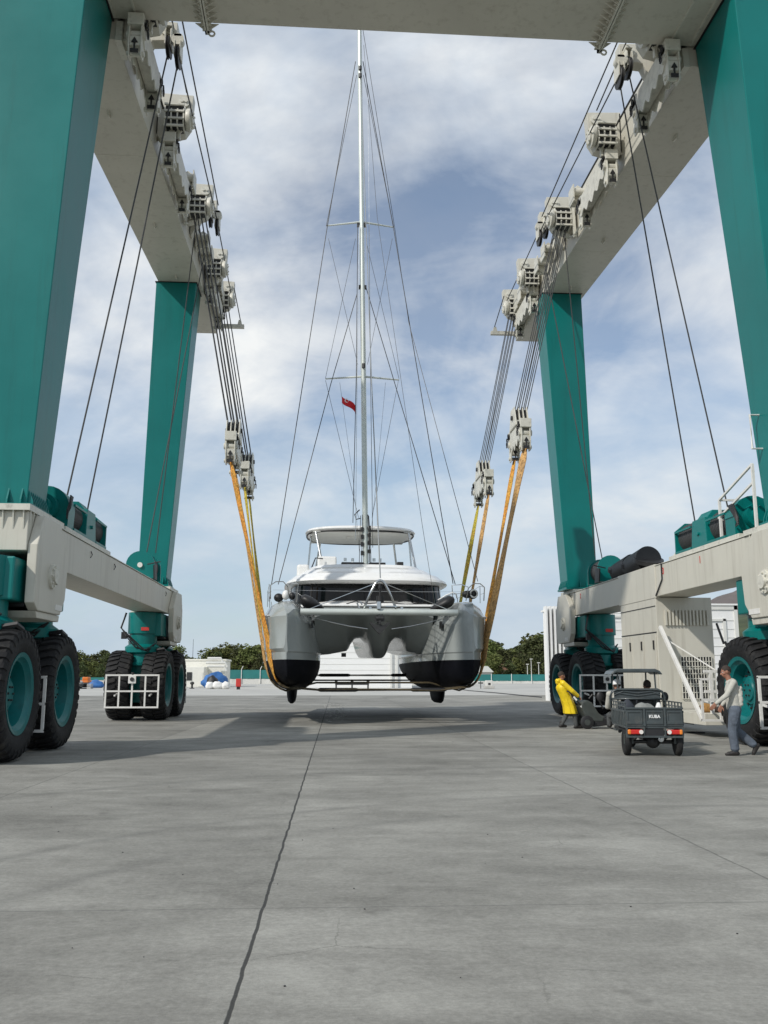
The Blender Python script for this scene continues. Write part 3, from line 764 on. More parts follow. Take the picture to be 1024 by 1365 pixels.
# ---------------------------------------------------------------- sheave machinery
def sheave_station(s, y, big=True, guide=True):
    e = empty('sheave_station', (0, 0, 0), parent=hoist); e.location = Vector((HX(s, 6.8), y, 18.4)) - hoist.location
    D = lambda d: HX(s, d)
    di = 7.17 + (35 - y) * .017
    if big:
        poly = [(di, 18.0), (di - .12, 17.85), (6.45, 18.05), (6.28, 18.35), (6.22, 19.35), (di, 19.4)]
    else:
        poly = [(di, 17.95), (di - .1, 17.9), (di - .4, 18.5), (di - .5, 18.75), (6.3, 18.8), (6.22, 19.0), (6.22, 19.35), (di, 19.4)]
    b = MB().prism([(D(a), z) for a, z in poly], 'y', y, y + .36); b.build('station_bracket', M['cream'], e, bevel=.015)
    # stiffener toward the girder
    b = MB().prism([(y, 19.35), (y, 17.9), (y + .9, 18.2), (y + .9, 19.1)], 'x', D(di - .05), D(di)); b.build('stiffener', M['cream'], e)
    # boss plate and pin
    b = MB().cyl((D(6.5), y - .06, 19.08), (D(6.5), y, 19.08), .17, n=18)
    b.cyl((D(6.44), y - .1, 19.1), (D(6.44), y - .06, 19.1), .05, n=8); b.cyl((D(6.56), y - .1, 19.1), (D(6.56), y - .06, 19.1), .05, n=8)
    b.build('pin_boss', M['cream2'], e, autos=40)
    if big:
        # block: cheeks with dark rope slots
        z1, z0 = 18.72, 17.95
        x0, x1 = 6.42, 6.98
        b = MB()
        for i in range(4):
            x = x0 + (x1 - x0) * i / 3
            b.prism([(y - .52, z0 + .16), (y - .40, z0), (y - .02, z0), (y - .02, z1), (y - .32, z1), (y - .52, z1 - .2)], 'x', D(x) - .02, D(x) + .02)
        for z in (z0 + .02, z0 + .26, z0 + .5, z1 - .05): b.box(D(x0 - .02), D(x1 + .02), y - .55, y - .49, z - .028, z + .028)
        b.build('block_cheek', M['cream2'], e)
        b = MB().box(D(x0 + .01), D(x1 - .01), y - .46, y - .05, z0 + .04, z1 - .06)
        b.build('rope_sheave', M['darkmetal'], e)
        # round end plate on the inner side
        b = MB().lathe([(0, 0), (0, .30), (.05, .34), (.14, .34), (.16, .26), (.22, .24), (.24, 0)], (D(x0 - .05), y - .26, z0 + .36), 'x', 22)
        if s < 0: pass
        else: b.v = [Vector((2 * (D(x0 - .05)) - p.x, p.y, p.z)) for p in b.v]
        for k in range(6):
            a = k * PI / 3
            b.cyl((D(x0 - .2), y - .26 + .2 * math.cos(a), z0 + .36 + .2 * math.sin(a)), (D(x0 - .3), y - .26 + .2 * math.cos(a), z0 + .36 + .2 * math.sin(a)), .03, n=6)
        b.build('end_plate', M['cream2'], e, autos=40)
    else:
        # two hanging single sheaves turning the winch ropes
        for d_, z_, yy in ((6.42, 18.6, y - .05), (6.15, 18.25, y - .1)):
            b = MB()
            b.prism([(yy - .22, z_ + .3), (yy - .12, z_ + .45), (yy + .12, z_ + .45), (yy + .2, z_ + .3), (yy + .2, z_ - .12), (yy - .22, z_ - .12)], 'x', D(d_ + .09), D(d_ + .06))
            b.prism([(yy - .22, z_ + .3), (yy - .12, z_ + .45), (yy + .12, z_ + .45), (yy + .2, z_ + .3), (yy + .2, z_ - .12), (yy - .22, z_ - .12)], 'x', D(d_ - .09), D(d_ - .06))
            b.box(D(d_ - .1), D(d_ + .1), yy - .2, yy + .2, z_ + .45, z_ + .52)
            b.build('sheave_cheek', M['cream2'], e)
            b = MB().lathe([(-.05, 0), (-.05, .3), (-.03, .31), (0, .26), (.03, .31), (.05, .3), (.05, 0)], (D(d_), yy, z_ - .08), 'x', 24)
            b.build('rope_sheave', M['darkmetal'], e, autos=40)
        b = MB().cyl((D(6.15), y - .3, 18.62), (D(6.15), y - .1, 18.62), .17, n=16); b.build('pin_boss', M['cream2'], e, autos=40)
    return e

def spreader(e, s, dc, y0, y1, z, black=True, ropes=None):
    """sling bar: scalloped twin plates with a shackle head at each end; z = plate top"""
    X = HX(s, dc)
    n = 24; top = []; bot = []
    L_ = y1 - y0
    poly = [(y0, z), (y0 + .25, z + .12), (y1 - .25, z + .12), (y1, z)]
    down = []
    for i in range(n + 1):
        t_ = i / n
        y = y1 - L_ * t_
        sc = .5 - .5 * math.cos(2 * PI * t_ * 5)
        down.append((y, z - .52 - .2 * sc + .15 * abs(2 * t_ - 1)))
    poly = poly + down
    for dx_ in (-.2, .17):
        MB().prism(poly, 'x', X + dx_, X + dx_ + .03).build('spreader_plate', M['cream2'], e)
    MB().box(X - .16, X + .16, y0 + .2, y1 - .2, z - .36, z + .08).build('spreader_core', M['cream2'], e, bevel=.02)
    for yy, sg in ((y0 + .12, -1), (y1 - .12, 1)):
        b = MB()
        b.box(X - .2, X + .2, yy - .2, yy + .2, z - .12, z + .2)
        b.cyl((X - .24, yy, z - .3), (X + .24, yy, z - .3), .11, n=12)
        b.prism([(yy - .16, z - .1), (yy + .16, z - .1), (yy + .19, z - .6), (yy + .12, z - .95), (yy - .12, z - .95), (yy - .19, z - .6)], 'x', X - .17, X - .13)
        b.prism([(yy - .16, z - .1), (yy + .16, z - .1), (yy + .19, z - .6), (yy + .12, z - .95), (yy - .12, z - .95), (yy - .19, z - .6)], 'x', X + .13, X + .17)
        b.box(X - .13, X + .13, yy - .16, yy + .16, z - .68, z - .42)
        b.cyl((X - .22, yy, z - .82), (X + .22, yy, z - .82), .07, n=10)
        sh = b.build('shackle_head', M['cream2'], e, bevel=.012)
        q = MB().prism([(X - .1, z - .9), (X + .1, z - .9), (X + .1, z - .8), (X + .02, z - .8), (X + .02, z - .62), (X + .08, z - .62), (X, z - .48), (X - .08, z - .62), (X - .02, z - .62), (X - .02, z - .8), (X - .1, z - .8)], 'y', yy - .2, yy - .165)
        q.build('warning_mark', M['black'], sh)
        if black:
            ch = MB()
            for k, (oy, oz) in enumerate(((0, .05), (.07, -.1), (-.02, -.28))):
                cy_, cz_ = yy + oy, z - .02 + oz; xx = HX(s, dc - .23 - .03 * k)
                pts = [(xx, cy_ + .06 * math.cos(a), cz_ + .1 * math.sin(a)) for a in [2 * PI * i / 10 for i in range(10)]]
                ch.tube(pts, .02, 5, closed=True)
            ch.build('chain_link', M['black'], sh)

for s in (-1, 1):
    st = {}
    sheave_station(s, 22.4, big=False)
    for y in (20.95, 25.6, 30.8, 35.9, 39.1): st[y] = sheave_station(s, y, big=True)
    sheave_station(s, 31.9, big=False)
    # parked sling bars tight against the girder
    for y, a, b_ in ((20.95, 20.3, 22.8), (25.6, 25.3, 28.3), (35.9, 35.8, 38.8)):
        e = empty('parked_spreader', (0, 0, 0), parent=hoist); e.location = Vector((HX(s, 6.85), a, 17.3)) - hoist.location
        spreader(e, s, 6.85, a, b_, 17.65 if y != 35.9 else 17.75)
        q = MB()
        for i in range(4):
            q.cyl((HX(s, 6.5 + i * .12), y - .2, 18.0), (HX(s, 6.78 + i * .06), y - .1, 17.75), .035, n=6)
        q.box(HX(s, 6.55), HX(s, 6.62), y - .25, y - .1, 17.7, 18.0); q.box(HX(s, 6.8), HX(s, 6.87), y - .25, y - .1, 17.7, 18.0)
        q.build('guide_strap', M['cream2'], e)
    # lines running along the girder
    for name_, pts in (('hoist_rope', [(6.02, 17.0, 19.35), (6.02, 30.8, 18.55)]), ('hoist_rope', [(6.32, 17.0, 19.55), (6.32, 24.9, 18.95)]),
                       ('hoist_rope', [(6.15, 22.5, 18.3), (6.15, 31.7, 18.4)]), ('hoist_rope', [(6.2, 31.9, 18.6), (6.35, 38.9, 18.7)]), ('hoist_rope', [(6.2, 38.8, 18.9), (6.02, 40.4, 17.95)])):
        MB().tube([(HX(s, a), y, z) for a, y, z in pts], .022, 6).build(name_, M['rope'], hoist)
    # winch ropes to the turning sheaves
    for (y0_, d0_, d1_, z1_) in ((22.0, 8.3, 6.42, 18.35), (24.3, 8.4, 6.15, 18.0)):
        MB().tube([(HX(s, d0_), y0_, 5.75), (HX(s, d1_), 22.3, z1_)], .022, 6).build('hoist_rope', M['rope'], hoist)
    MB().tube([(HX(s, 8.45), 32.9, 5.7), (HX(s, 6.9), 34.0, 18.2)], .02, 6).build('hoist_rope', M['rope'], hoist)
    MB().tube([(HX(s, 8.0), 32.4, 5.9), (HX(s, 6.7), 30.4, 18.1)], .018, 6).build('hoist_rope', M['rope'], hoist)
    # rope guides between the stations
    for yg in (28.9, 33.2, 34.4, 37.3, 38.3):
        q = MB(); dg_ = 6.95 + .05 * math.sin(yg * 5)
        q.prism([(HX(s, 7.2), 18.5), (HX(s, dg_ - .1), 18.75), (HX(s, dg_ - .3), 18.6), (HX(s, dg_ - .3), 18.2), (HX(s, dg_), 18.0), (HX(s, 7.2), 18.1)], 'y', yg, yg + .12)
        q.cyl((HX(s, dg_ - .35), yg - .12, 18.42), (HX(s, dg_ + .1), yg - .12, 18.42), .13, n=12)
        q.cyl((HX(s, dg_ - .3), yg + .2, 18.1), (HX(s, dg_ + .1), yg + .2, 18.1), .09, n=10)
        q.box(HX(s, dg_ - .36), HX(s, dg_ - .32), yg - .3, yg + .3, 18.0, 18.62); q.box(HX(s, dg_ + .1), HX(s, dg_ + .14), yg - .3, yg + .3, 18.0, 18.62)
        q.build('rope_guide', M['cream2'], hoist, autos=40)
    q = MB().tube([(HX(s, 7.2), 20.9, 18.9), (HX(s, 7.15), 24, 18.86), (HX(s, 7.12), 28, 18.9), (HX(s, 7.05), 34, 18.85), (HX(s, 7.0), 40.4, 18.9)], .035, 6)
    q.build('conduit', M['darkmetal'], hoist)
    # end arm
    q = MB().box(HX(s, 5.85), HX(s, 7.3), 40.3, 40.5, 17.62, 17.78); q.prism([(HX(s, 5.95), 17.78), (HX(s, 6.15), 17.78), (HX(s, 6.1), 18.0), (HX(s, 5.98), 17.95)], 'y', 40.3, 40.5)
    q.build('limit_arm', M['cream2'], hoist)
    # cover box (curved) and rail along the girder face
    q = MB()
    q.bar((HX(s, 7.1), 30.5, 18.7), (HX(s, 7.12), 34.0, 18.4), .16, .3); q.bar((HX(s, 7.05), 30.3, 18.8), (HX(s, 7.1), 30.3, 17.5), .1)
    q.tube([(HX(s, 7.12), 28.0, 17.65), (HX(s, 7.1), 30.4, 17.6), (HX(s, 7.08), 31.2, 18.0)], .035, 6)
    q.prism([(28.5, 18.2), (29.1, 18.2), (29.0, 17.5), (28.7, 17.45)], 'x', HX(s, 6.95), HX(s, 7.1))
    q.build('cable_tray', M['cream2'], hoist)

# active lower blocks: reeved ropes, block, sling bar (positions per side)
ACT = {}
def active(s, key, ytop, dtop, pa, pb, zplate):
    """pa, pb: near and far shackle points (x,y)"""
    xm = (pa[0] + pb[0]) / 2; ym = (pa[1] + pb[1]) / 2
    e = empty('hook_block', (0, 0, 0), parent=hoist); e.location = Vector((xm, ym, zplate)) - hoist.location
    dc = (xm - XC) * s
    spreader(e, s, dc, min(pa[1], pb[1]) - .12, max(pa[1], pb[1]) + .12, zplate)
    X = xm
    b = MB()
    for dx_ in (-.24, -.09, .06, .21):
        b.prism([(ym - .62, zplate + .1), (ym + .62, zplate + .1), (ym + .3, zplate + .85), (ym - .3, zplate + .85)], 'x', X + dx_, X + dx_ + .035)
    b.box(X - .25, X + .25, ym - .5, ym + .5, zplate + .12, zplate + .3)
    b.build('block_cheek', M['cream2'], e, bevel=.008)
    b = MB()
    for dx_ in (-.14, .01, .16): b.cyl((X + dx_ - .03, ym, zplate + .5), (X + dx_ + .05, ym, zplate + .5), .32, n=20)
    b.cyl((X - .3, ym, zplate + .5), (X + .3, ym, zplate + .5), .09, n=12)
    b.build('rope_sheave', M['darkmetal'], e, autos=40)
    r_ = MB(); k = 0
    for dx_, dt in ((-.17, -.21), (-.03, -.07), (.05, .07), (.19, .21)):
        for oy in (-.28, .28):
            r_.tube([(X + dx_, ym + oy, zplate + .5), (HX(s, dtop) + dt, ytop - .26 + oy * .5, 18.25)], .017, 6)
    r_.build('rope_fall', M['rope'], hoist)
# front pair / rear pair
LF = [at(313, 596, Y=30.6), at(309, 628, Y=32.4)]
RF = [at(698, 583, Y=30.6), at(688, 606, Y=32.4)]
LR = [at(333, 640, Y=37.0), at(326, 655, Y=39.0)]
RR = [at(652, 655, Y=37.0), at(637, 660, Y=39.0)]
for s, key, yt, dt, P_, zp in ((-1, 'LF', 30.8, 6.7, LF, .9), (1, 'RF', 30.8, 6.7, RF, .9), (-1, 'LR', 39.1, 6.7, LR, 1.25), (1, 'RR', 39.1, 6.7, RR, 1.25)):
    xm = (P_[0].x + P_[1].x) / 2; ym = (P_[0].y + P_[1].y) / 2; z = (P_[0].z + P_[1].z) / 2 + .55
    y0_, y1_ = ym - zp, ym + zp
    active(s, key, yt, dt, (xm, y0_), (xm, y1_), z)
    ACT[key] = (xm, y0_, y1_, z - .82)
# ------------------------------------------------------------------ catamaran
BX, BY, BR = 1.93, 29.5, R(1.7)
M['sail'] = paint('furled_sail_cover', (.30, .32, .33), .7)
cat = empty('catamaran', (BX, BY, 0), 'grey and white twin hulled sailing catamaran hanging bows first in the slings', 'catamaran', rz=BR)
BM = Matrix.Translation((BX, BY, 0)) @ Matrix.Rotation(BR, 4, 'Z')
def W(u, v, z): return BM @ Vector((u, v, z))
def toL(p): return BM.inverted() @ p
def tab(v, T):
    if v <= T[0][0]: return T[0][1]
    for (a, x), (b, y) in zip(T, T[1:]):
        if v <= b:
            t_ = (v - a) / (b - a); return x + (y - x) * t_
    return T[-1][1]
wk = lambda v: tab(v, [(0, 3.08), (.15, 3.22), (.5, 3.46), (1, 3.68), (2, 3.90), (3.5, 4.0), (6, 4.06), (11, 4.02), (14, 3.85)])
ww = lambda v: tab(v, [(0, 3.07), (.15, 3.17), (.5, 3.34), (1, 3.50), (2, 3.68), (3.5, 3.80), (6, 3.88), (11, 3.85), (14, 3.6)])
wi = lambda v: tab(v, [(0, 3.04), (.15, 2.92), (.5, 2.66), (1, 2.38), (2, 2.06), (3.5, 1.86), (6, 1.80), (11, 1.9), (14, 2.2)])
wk_i = lambda v: tab(v, [(0, 3.04), (.15, 2.90), (.5, 2.62), (1, 2.4), (2, 2.16), (3.5, 2.0), (6, 1.9), (14, 2.0)])
zb = lambda v: tab(v, [(0, 1.62), (.15, 1.5), (.5, 1.38), (1, 1.28), (2, 1.16), (4, 1.05), (8, 1.02), (11, 1.2), (14, 1.75)])
zd = lambda v: tab(v, [(0, 3.56), (.3, 3.75), (.8, 3.98), (1.5, 4.10), (4, 4.14), (14, 4.05)])
WLZ = 2.1
VS = [0, .05, .15, .3, .5, .75, 1, 1.4, 2, 2.7, 3.5, 4.5, 6, 8, 10, 12, 13.4, 14]
def top_ring(v):
    a, b, c, d = wk(v), ww(v), wi(v), wk_i(v)
    ins = min(.42, (a - d) * .24)
    z3 = 3.5
    return [(d, 3.3), (d + ins * .6, min(zd(v) - .02, 3.75)), (d + ins * 1.5, zd(v)), (a - ins * 1.4, zd(v) + .01), (a - ins * .55, zd(v) - min(.2, (zd(v) - z3) * .45)), (a, z3), (a - .015, z3 - .06),
            (a * .7 + b * .3, 3.0), (a * .45 + b * .55 + .03, 2.60), (a * .2 + b * .8 + .07, 2.46), (b, 2.34), (b, WLZ), (c, WLZ), (c, 2.32), (c - .03, 2.36), (c * .5 + d * .5, 2.75), (d, 3.2)]
def bot_half(v, k=7):
    b, c, z0 = ww(v), wi(v), zb(v); m = (b + c) / 2 
    pts = []
    for i in range(2 * k + 1):
        a = PI * i / (2 * k)
        x = math.cos(a); z = math.sin(a)
        ex = math.copysign(abs(x) ** .92, x)
        pts.append((m + ex * (b - c) / 2 - .04 * abs(z), WLZ - (WLZ - z0) * abs(z) ** 1.0))
    return pts
for s in (-1, 1):
    rings = [[Vector((s * u, v, z)) for u, z in top_ring(v)] for v in VS]
    h = MB().loft(rings).build('hull', M['hull'], cat, world=False, autos=18)
    rings = [[Vector((s * u, v, z)) for u, z in bot_half(v)] for v in VS]
    MB().loft(rings).build('hull_bottom', M['antifoul'], h, world=False, autos=50)
    # stub keel
    k = MB(); rr = []
    for z, a0, a1, th in ((1.15, 5.0, 8.2, .22), (.8, 5.15, 7.9, .19), (.62, 5.3, 7.7, .15), (.54, 5.6, 7.3, .07)):
        ring = []
        for i in range(16):
            a = 2 * PI * i / 16
            ring.append(Vector((s * 2.86 + math.sin(a) * th * (1 if abs(math.sin(a)) > 0 else 0), (a0 + a1) / 2 - math.cos(a) * (a1 - a0) / 2, z)))
        rr.append(ring)
    k.loft(rr).build('keel', M['antifoul'], cat, world=False, autos=40)
    # dark hull window and vent
    q = MB().box(s * (wk_i(1.6) - .02), s * (wk_i(1.6) - .07), 1.3, 1.62, 3.18, 3.42); q.build('hull_vent', M['black'], h, world=False)
    q = MB().hexa([Vector((s * (wk(v) + dd), v, z)) for v, z, dd in ((5, 2.9, -.1), (8, 2.9, -.1), (8, 2.9, .02), (5, 2.9, .02), (5.2, 3.25, -.1), (8, 3.3, -.1), (8, 3.3, .02), (5.2, 3.25, .02))]); q.build('hull_window', M['tint'], h, world=False)
    # rubbing strake along the sheer
    q = MB().tube([(s * (wk(v) - .1 + .12), v, 3.56 + .0 * v) for v in (.9, 1.5, 2.2, 3.5, 6, 10, 13.5)], .025, 6); q.build('toe_rail', M['gel'], h, world=False)

# bridge deck with its sculpted underside
def under(u):
    a = abs(u)
    return tab(a, [(0, 2.22), (.16, 2.24), (.30, 2.42), (.42, 2.78), (.62, 2.98), (.84, 2.95), (.98, 2.72), (1.05, 2.50), (1.3, 2.44), (1.6, 2.36), (2.1, 2.30)])
us = [i * .07 - 2.1 for i in range(61)]
mb = MB(); rings = []
for v in [2.4, 2.6, 2.9, 3.2, 3.6, 4.0, 4.4, 4.8, 6.0, 8.0, 10.5, 13.2]:
    t_ = max(0, min(1, (v - 2.4) / 2.3)); t1 = t_ * (1.3 - .3 * t_)
    ring = []
    for u in us:
        a = abs(u) / 2.1
        tt = min(1, t1 * (1 + .55 * a ** 3))
        zf = 3.85 - .25 * a ** 3
        tl = tt
        uu = under(u * .93 - .36 * tl * max(0, 1 - (u / 2.1) ** 2)); uu = 1.6 + (uu - 1.6) * (1 + max(0, v - 4.7) / 34.2 * 1.05)
        ring.append(Vector((u, v, zf * (1 - tl) + uu * tl)))
    zt = 4.0 if v > 2.6 else 3.95
    ring += [Vector((2.1, v, zt)), Vector((-2.1, v, zt))]
    rings.append(ring)
bd = MB().loft(rings).build('bridge_deck', M['hull'], cat, world=False, autos=35)
q = MB().box(-2.3, 2.3, 2.5, 13.3, 4.0, 4.06); q.box(-2.5, 2.5, 3.0, 5.0, 4.06, 4.12); q.build('deck', M['gel'], bd, world=False, bevel=.02)
q = MB(); q.box(-1.02, -.85, 4.9, 5.1, 2.28, 2.42)
q.build('drain_fitting', M['black'], bd, world=False)

# superellipse shell rings
def sring(z, a, vf, vb, n=3.6, k=56, nb=4.0):
    out = []; vc = vf + (vb - vf) * .42
    for i in range(k):
        th = 2 * PI * i / k
        c, s_ = math.cos(th), math.sin(th)
        nn = n if s_ < 0 else nb
        x = math.copysign(abs(c) ** (2 / nn), c) * a
        y = math.copysign(abs(s_) ** (2 / nn), s_)
        y = vc + y * ((vc - vf) if s_ < 0 else (vb - vc))
        out.append(Vector((x, y, z)))
    return out
fr = 33.9 / 34.5
MB().loft([sring(4.05, 3.05, 3.55, 12.4, 2.6), sring(4.20, 3.05, 3.6, 12.4, 2.6), sring(4.32, 3.03, 4.0, 12.3, 2.8)]).build('saloon_coaming', M['gel'], cat, world=False, autos=40)
wd = MB().loft([sring(4.30, 3.0, 4.1, 12.2, 4.2), sring(5.0, 2.95, 4.28, 12.0, 4.2)]).build('saloon_window', M['tint'], cat, world=False, autos=40)
q = MB()
for (i, r_) in ((5, .0), (10, 0), (15, 0), (23, 0)):
    pass
k = 56
r0 = sring(4.30, 3.003, 4.095, 12.2, 4.2); r1 = sring(5.0, 2.955, 4.275, 12.0, 4.2)
for i in (29, 33, 37, 42, 47, 51, 55): MB().bar(r0[i], r1[i], .02, .02).build('window_mullion', M['black'], wd, world=False)
rf = MB().loft([sring(4.98, 2.96, 4.2, 12.4, 3.6), sring(5.0, 3.08, 3.95, 12.6, 3.6), sring(5.08, 3.24, 3.8, 12.7, 3.6), sring(5.17, 3.2, 3.85, 12.7, 3.6), sring(5.27, 3.05, 4.0, 12.6, 3.6),
               sring(5.36, 2.96, 4.12, 12.5, 3.6), sring(5.385, 2.93, 4.16, 12.5, 3.6), sring(5.39, 2.82, 4.34, 12.5, 3.6), sring(5.55, 2.66, 4.62, 12.4, 3.6), sring(5.70, 2.5, 5.0, 12.3, 3.4), sring(5.72, 2.36, 5.25, 12.2, 3.4), sring(5.86, 2.26, 5.45, 12.2, 3.4), sring(5.89, 2.1, 5.75, 12.0, 3.4)]).build('cabin_roof', M['gel'], cat, world=False, autos=28)
# flybridge coaming and seats
MB().loft([sring(5.85, 2.15, 7.0, 12.3, 3), sring(5.98, 2.1, 7.1, 12.3, 3), sring(6.0, 1.9, 7.3, 12.1, 3)]).build('flybridge_coaming', M['gel'], rf, world=False, autos=40)
q = MB().box(-1.9, -1.12, 7.4, 8.2, 5.85, 6.42); q.build('helm_console', M['gel'], rf, world=False, bevel=.08, seg=3)
q = MB().box(-2.75, -2.25, 7.2, 7.9, 5.3, 6.05); q.build('helm_seat', M['gel'], rf, world=False, bevel=.1, seg=3)
q = MB().tube([(-1.7, 7.3, 6.3), (-2.0, 7.1, 6.3), (-2.15, 7.0, 5.9)], .025, 6); q.build('grab_rail', M['black'], rf, world=False)
q = MB()
q.box(-1.0, -.12, 5.9, 6.35, 5.88, 6.0); q.box(.1, .75, 5.9, 6.35, 5.88, 6.0); q.box(1.25, 1.5, 6.2, 6.5, 5.88, 6.07); q.build('deck_hatch', M['black'], rf, world=False, bevel=.02)
for x, y in ((-.85, 6.05), (-.55, 6.1), (.3, 6.05), (.55, 6.1)): MB().cyl((x, y, 6.05), (x, y, 6.18), .06, n=12).build('deck_winch', M['steel'], rf, world=False, autos=40)
q = MB()
q.tube([(-.95, 3.25, 4.14), (-.6, 3.3, 4.25), (-.2, 3.25, 4.15), (.3, 3.3, 4.2), (.9, 3.2, 4.22), (1.3, 3.25, 4.3), (1.5, 3.3, 4.2)], .02, 5)
q.tube([(1.5, 3.3, 4.2), (2.0, 3.1, 4.16), (1.2, 3.2, 4.14), (.8, 3.1, 4.16)], .02, 5)
q.build('deck_line', M['black'], cat, world=False)
# lifeline across
q = MB().tube([W(-3.6, 3.2, 4.62), W(-1, 3.4, 4.62), W(2, 3.4, 4.62), W(3.6, 3.2, 4.62)], .005, 4); q.build('lifeline', M['steel'], cat)

# hardtop
q = MB()
kz = at(484, 704, Y=37.6).z
HTZ = kz
hb = [sring(HTZ - .12, 2.28, 8.0, 12.0, 2.6, nb=2.8), sring(HTZ - .13, 2.32, 7.95, 12.05, 2.6, nb=2.8), sring(HTZ - .03, 2.40, 7.85, 12.1, 2.6, nb=2.8), sring(HTZ + .06, 2.34, 7.9, 12.1, 2.6, nb=2.8), sring(HTZ + .14, 2.0, 8.3, 11.8, 2.6, nb=2.8), sring(HTZ + .17, 1.4, 8.9, 11.2, 2.6, nb=2.8)]
ht = MB().loft(hb).build('hardtop', M['gel'], cat, world=False, autos=60)
q = MB()
for i in range(48):
    pass
rg = sring(HTZ - .135, 2.33, 7.94, 12.06, 2.6, nb=2.8)
q.tube([p + Vector((0, 0, .0)) for p in rg], .035, 6, closed=True); q.build('edge_trim', M['black'], ht, world=False)
q = MB(); q.box(-2.1, 2.1, 8.3, 11.8, HTZ - .15, HTZ - .125); q.build('lining', M['gelshade'], ht, world=False)
for s in (-1, 1):
    for (u0, v0, u1, v1) in ((2.15, 8.3, 1.55, 8.5), (2.1, 11.5, 2.25, 11.3), (1.75, 11.8, 2.05, 11.9)):
        pass
    for a, b_, r_ in (((s * 1.98, 8.35, HTZ - .14), (s * 1.62 if s < 0 else s * 2.25, 7.7, 5.68), .05), ((s * 2.15, 9.6, HTZ - .14), (s * 2.3, 9.6, 5.7), .04), ((s * 1.70, 11.6, HTZ - .14), (s * 1.98, 12.0, 5.7), .05)):
        MB().cyl(a, b_, r_, n=10).build('support_post', M['steel'], ht, world=False, autos=40)
q = MB()
for i in range(3): q.box(-.6 + i * .5, -.35 + i * .5, 9.5, 10.2, HTZ - .17, HTZ - .15)
q.build('ceiling_light', M['gelshade'], ht, world=False)

# forward crossbeam, striker frame, anchor
cbx = MB().cyl((-2.62, .45, 3.66), (2.62, .45, 3.66), .105, n=18)
cbo = cbx.build('forward_crossbeam', M['mast'], cat, world=False, autos=40)
q = MB().tube([(-2.62, .45, 3.6)] + [(u, .45, 3.6 - .52 * (1 - (abs(u) / 2.62) ** 1.6)) for u in (-2.2, -1.6, -1.0, -.4)], .014, 5)
q.tube([(u, .45, 3.6 - .52 * (1 - (abs(u) / 2.62) ** 1.6)) for u in (.4, 1.0, 1.6, 2.2)] + [(2.62, .45, 3.6)], .014, 5)
q.build('bracing_wire', M['steel'], cbo, world=False)
ua, va = .02, .5
q = MB()
pl = [(ua - .55, va, 3.76), (ua - .30, va, 4.35), (ua - .17, va, 4.60), (ua - .08, va, 4.70), (ua, va, 4.73), (ua + .08, va, 4.70), (ua + .17, va, 4.60), (ua + .30, va, 4.35), (ua + .55, va, 3.76)]
q.tube(pl, .042, 8); q.build('striker_frame', M['steel'], cbo, world=False, smooth=True)
q = MB()
for s in (-1, 1): q.tube([(ua, va, 4.68), (s * 2.3, .47, 3.76)], .013, 5)
q.build('stay_wire', M['steel'], cbo, world=False)
q = MB(); q.cyl((ua, va, 4.62), (ua, va, 3.95), .035, n=8); q.cyl((ua, va, 4.2), (ua, va, 4.0), .13, n=12); q.cyl((ua, va, 4.0), (ua, va, 3.78), .04, n=8); q.cyl((ua, va, 4.45), (ua, va, 4.55), .07, n=10)
q.build('furling_drum', M['black'], cbo, world=False, autos=40)
q = MB()
for x in (-.35, .7): q.box(x, x + .08, .42, .5, 3.76, 3.83)
q.tube([(-.68, .42, 3.78), (-.75, .42, 3.95), (-.66, .42, 4.0), (-.58, .42, 3.9)], .03, 6); q.box(-.45, -.12, .4, .5, 3.86, 3.89); q.box(.2, .6, .4, .5, 3.84, 3.87)
q.box(-.1, .02, .3, .5, 3.76, 4.0)
q.build('deck_fitting', M['steel'], cbo, world=False)
an = MB()
an.prism([(-.34, 3.28), (-.28, 3.33), (-.1, 3.22), (.0, 3.27), (.1, 3.22), (.28, 3.33), (.34, 3.28), (.1, 3.02), (0, 2.93), (-.1, 3.02)], 'y', .35, .55)
an.box(-.04, .04, .3, .9, 3.25, 3.38); an.cyl((-.12, .45, 3.45), (.12, .45, 3.45), .09, n=10); an.box(-.16, .16, .4, .5, 3.34, 3.52); an.box(-.06, .1, .38, .52, 3.5, 3.62)
an.build('anchor', M['darkmetal'], cat, world=False)

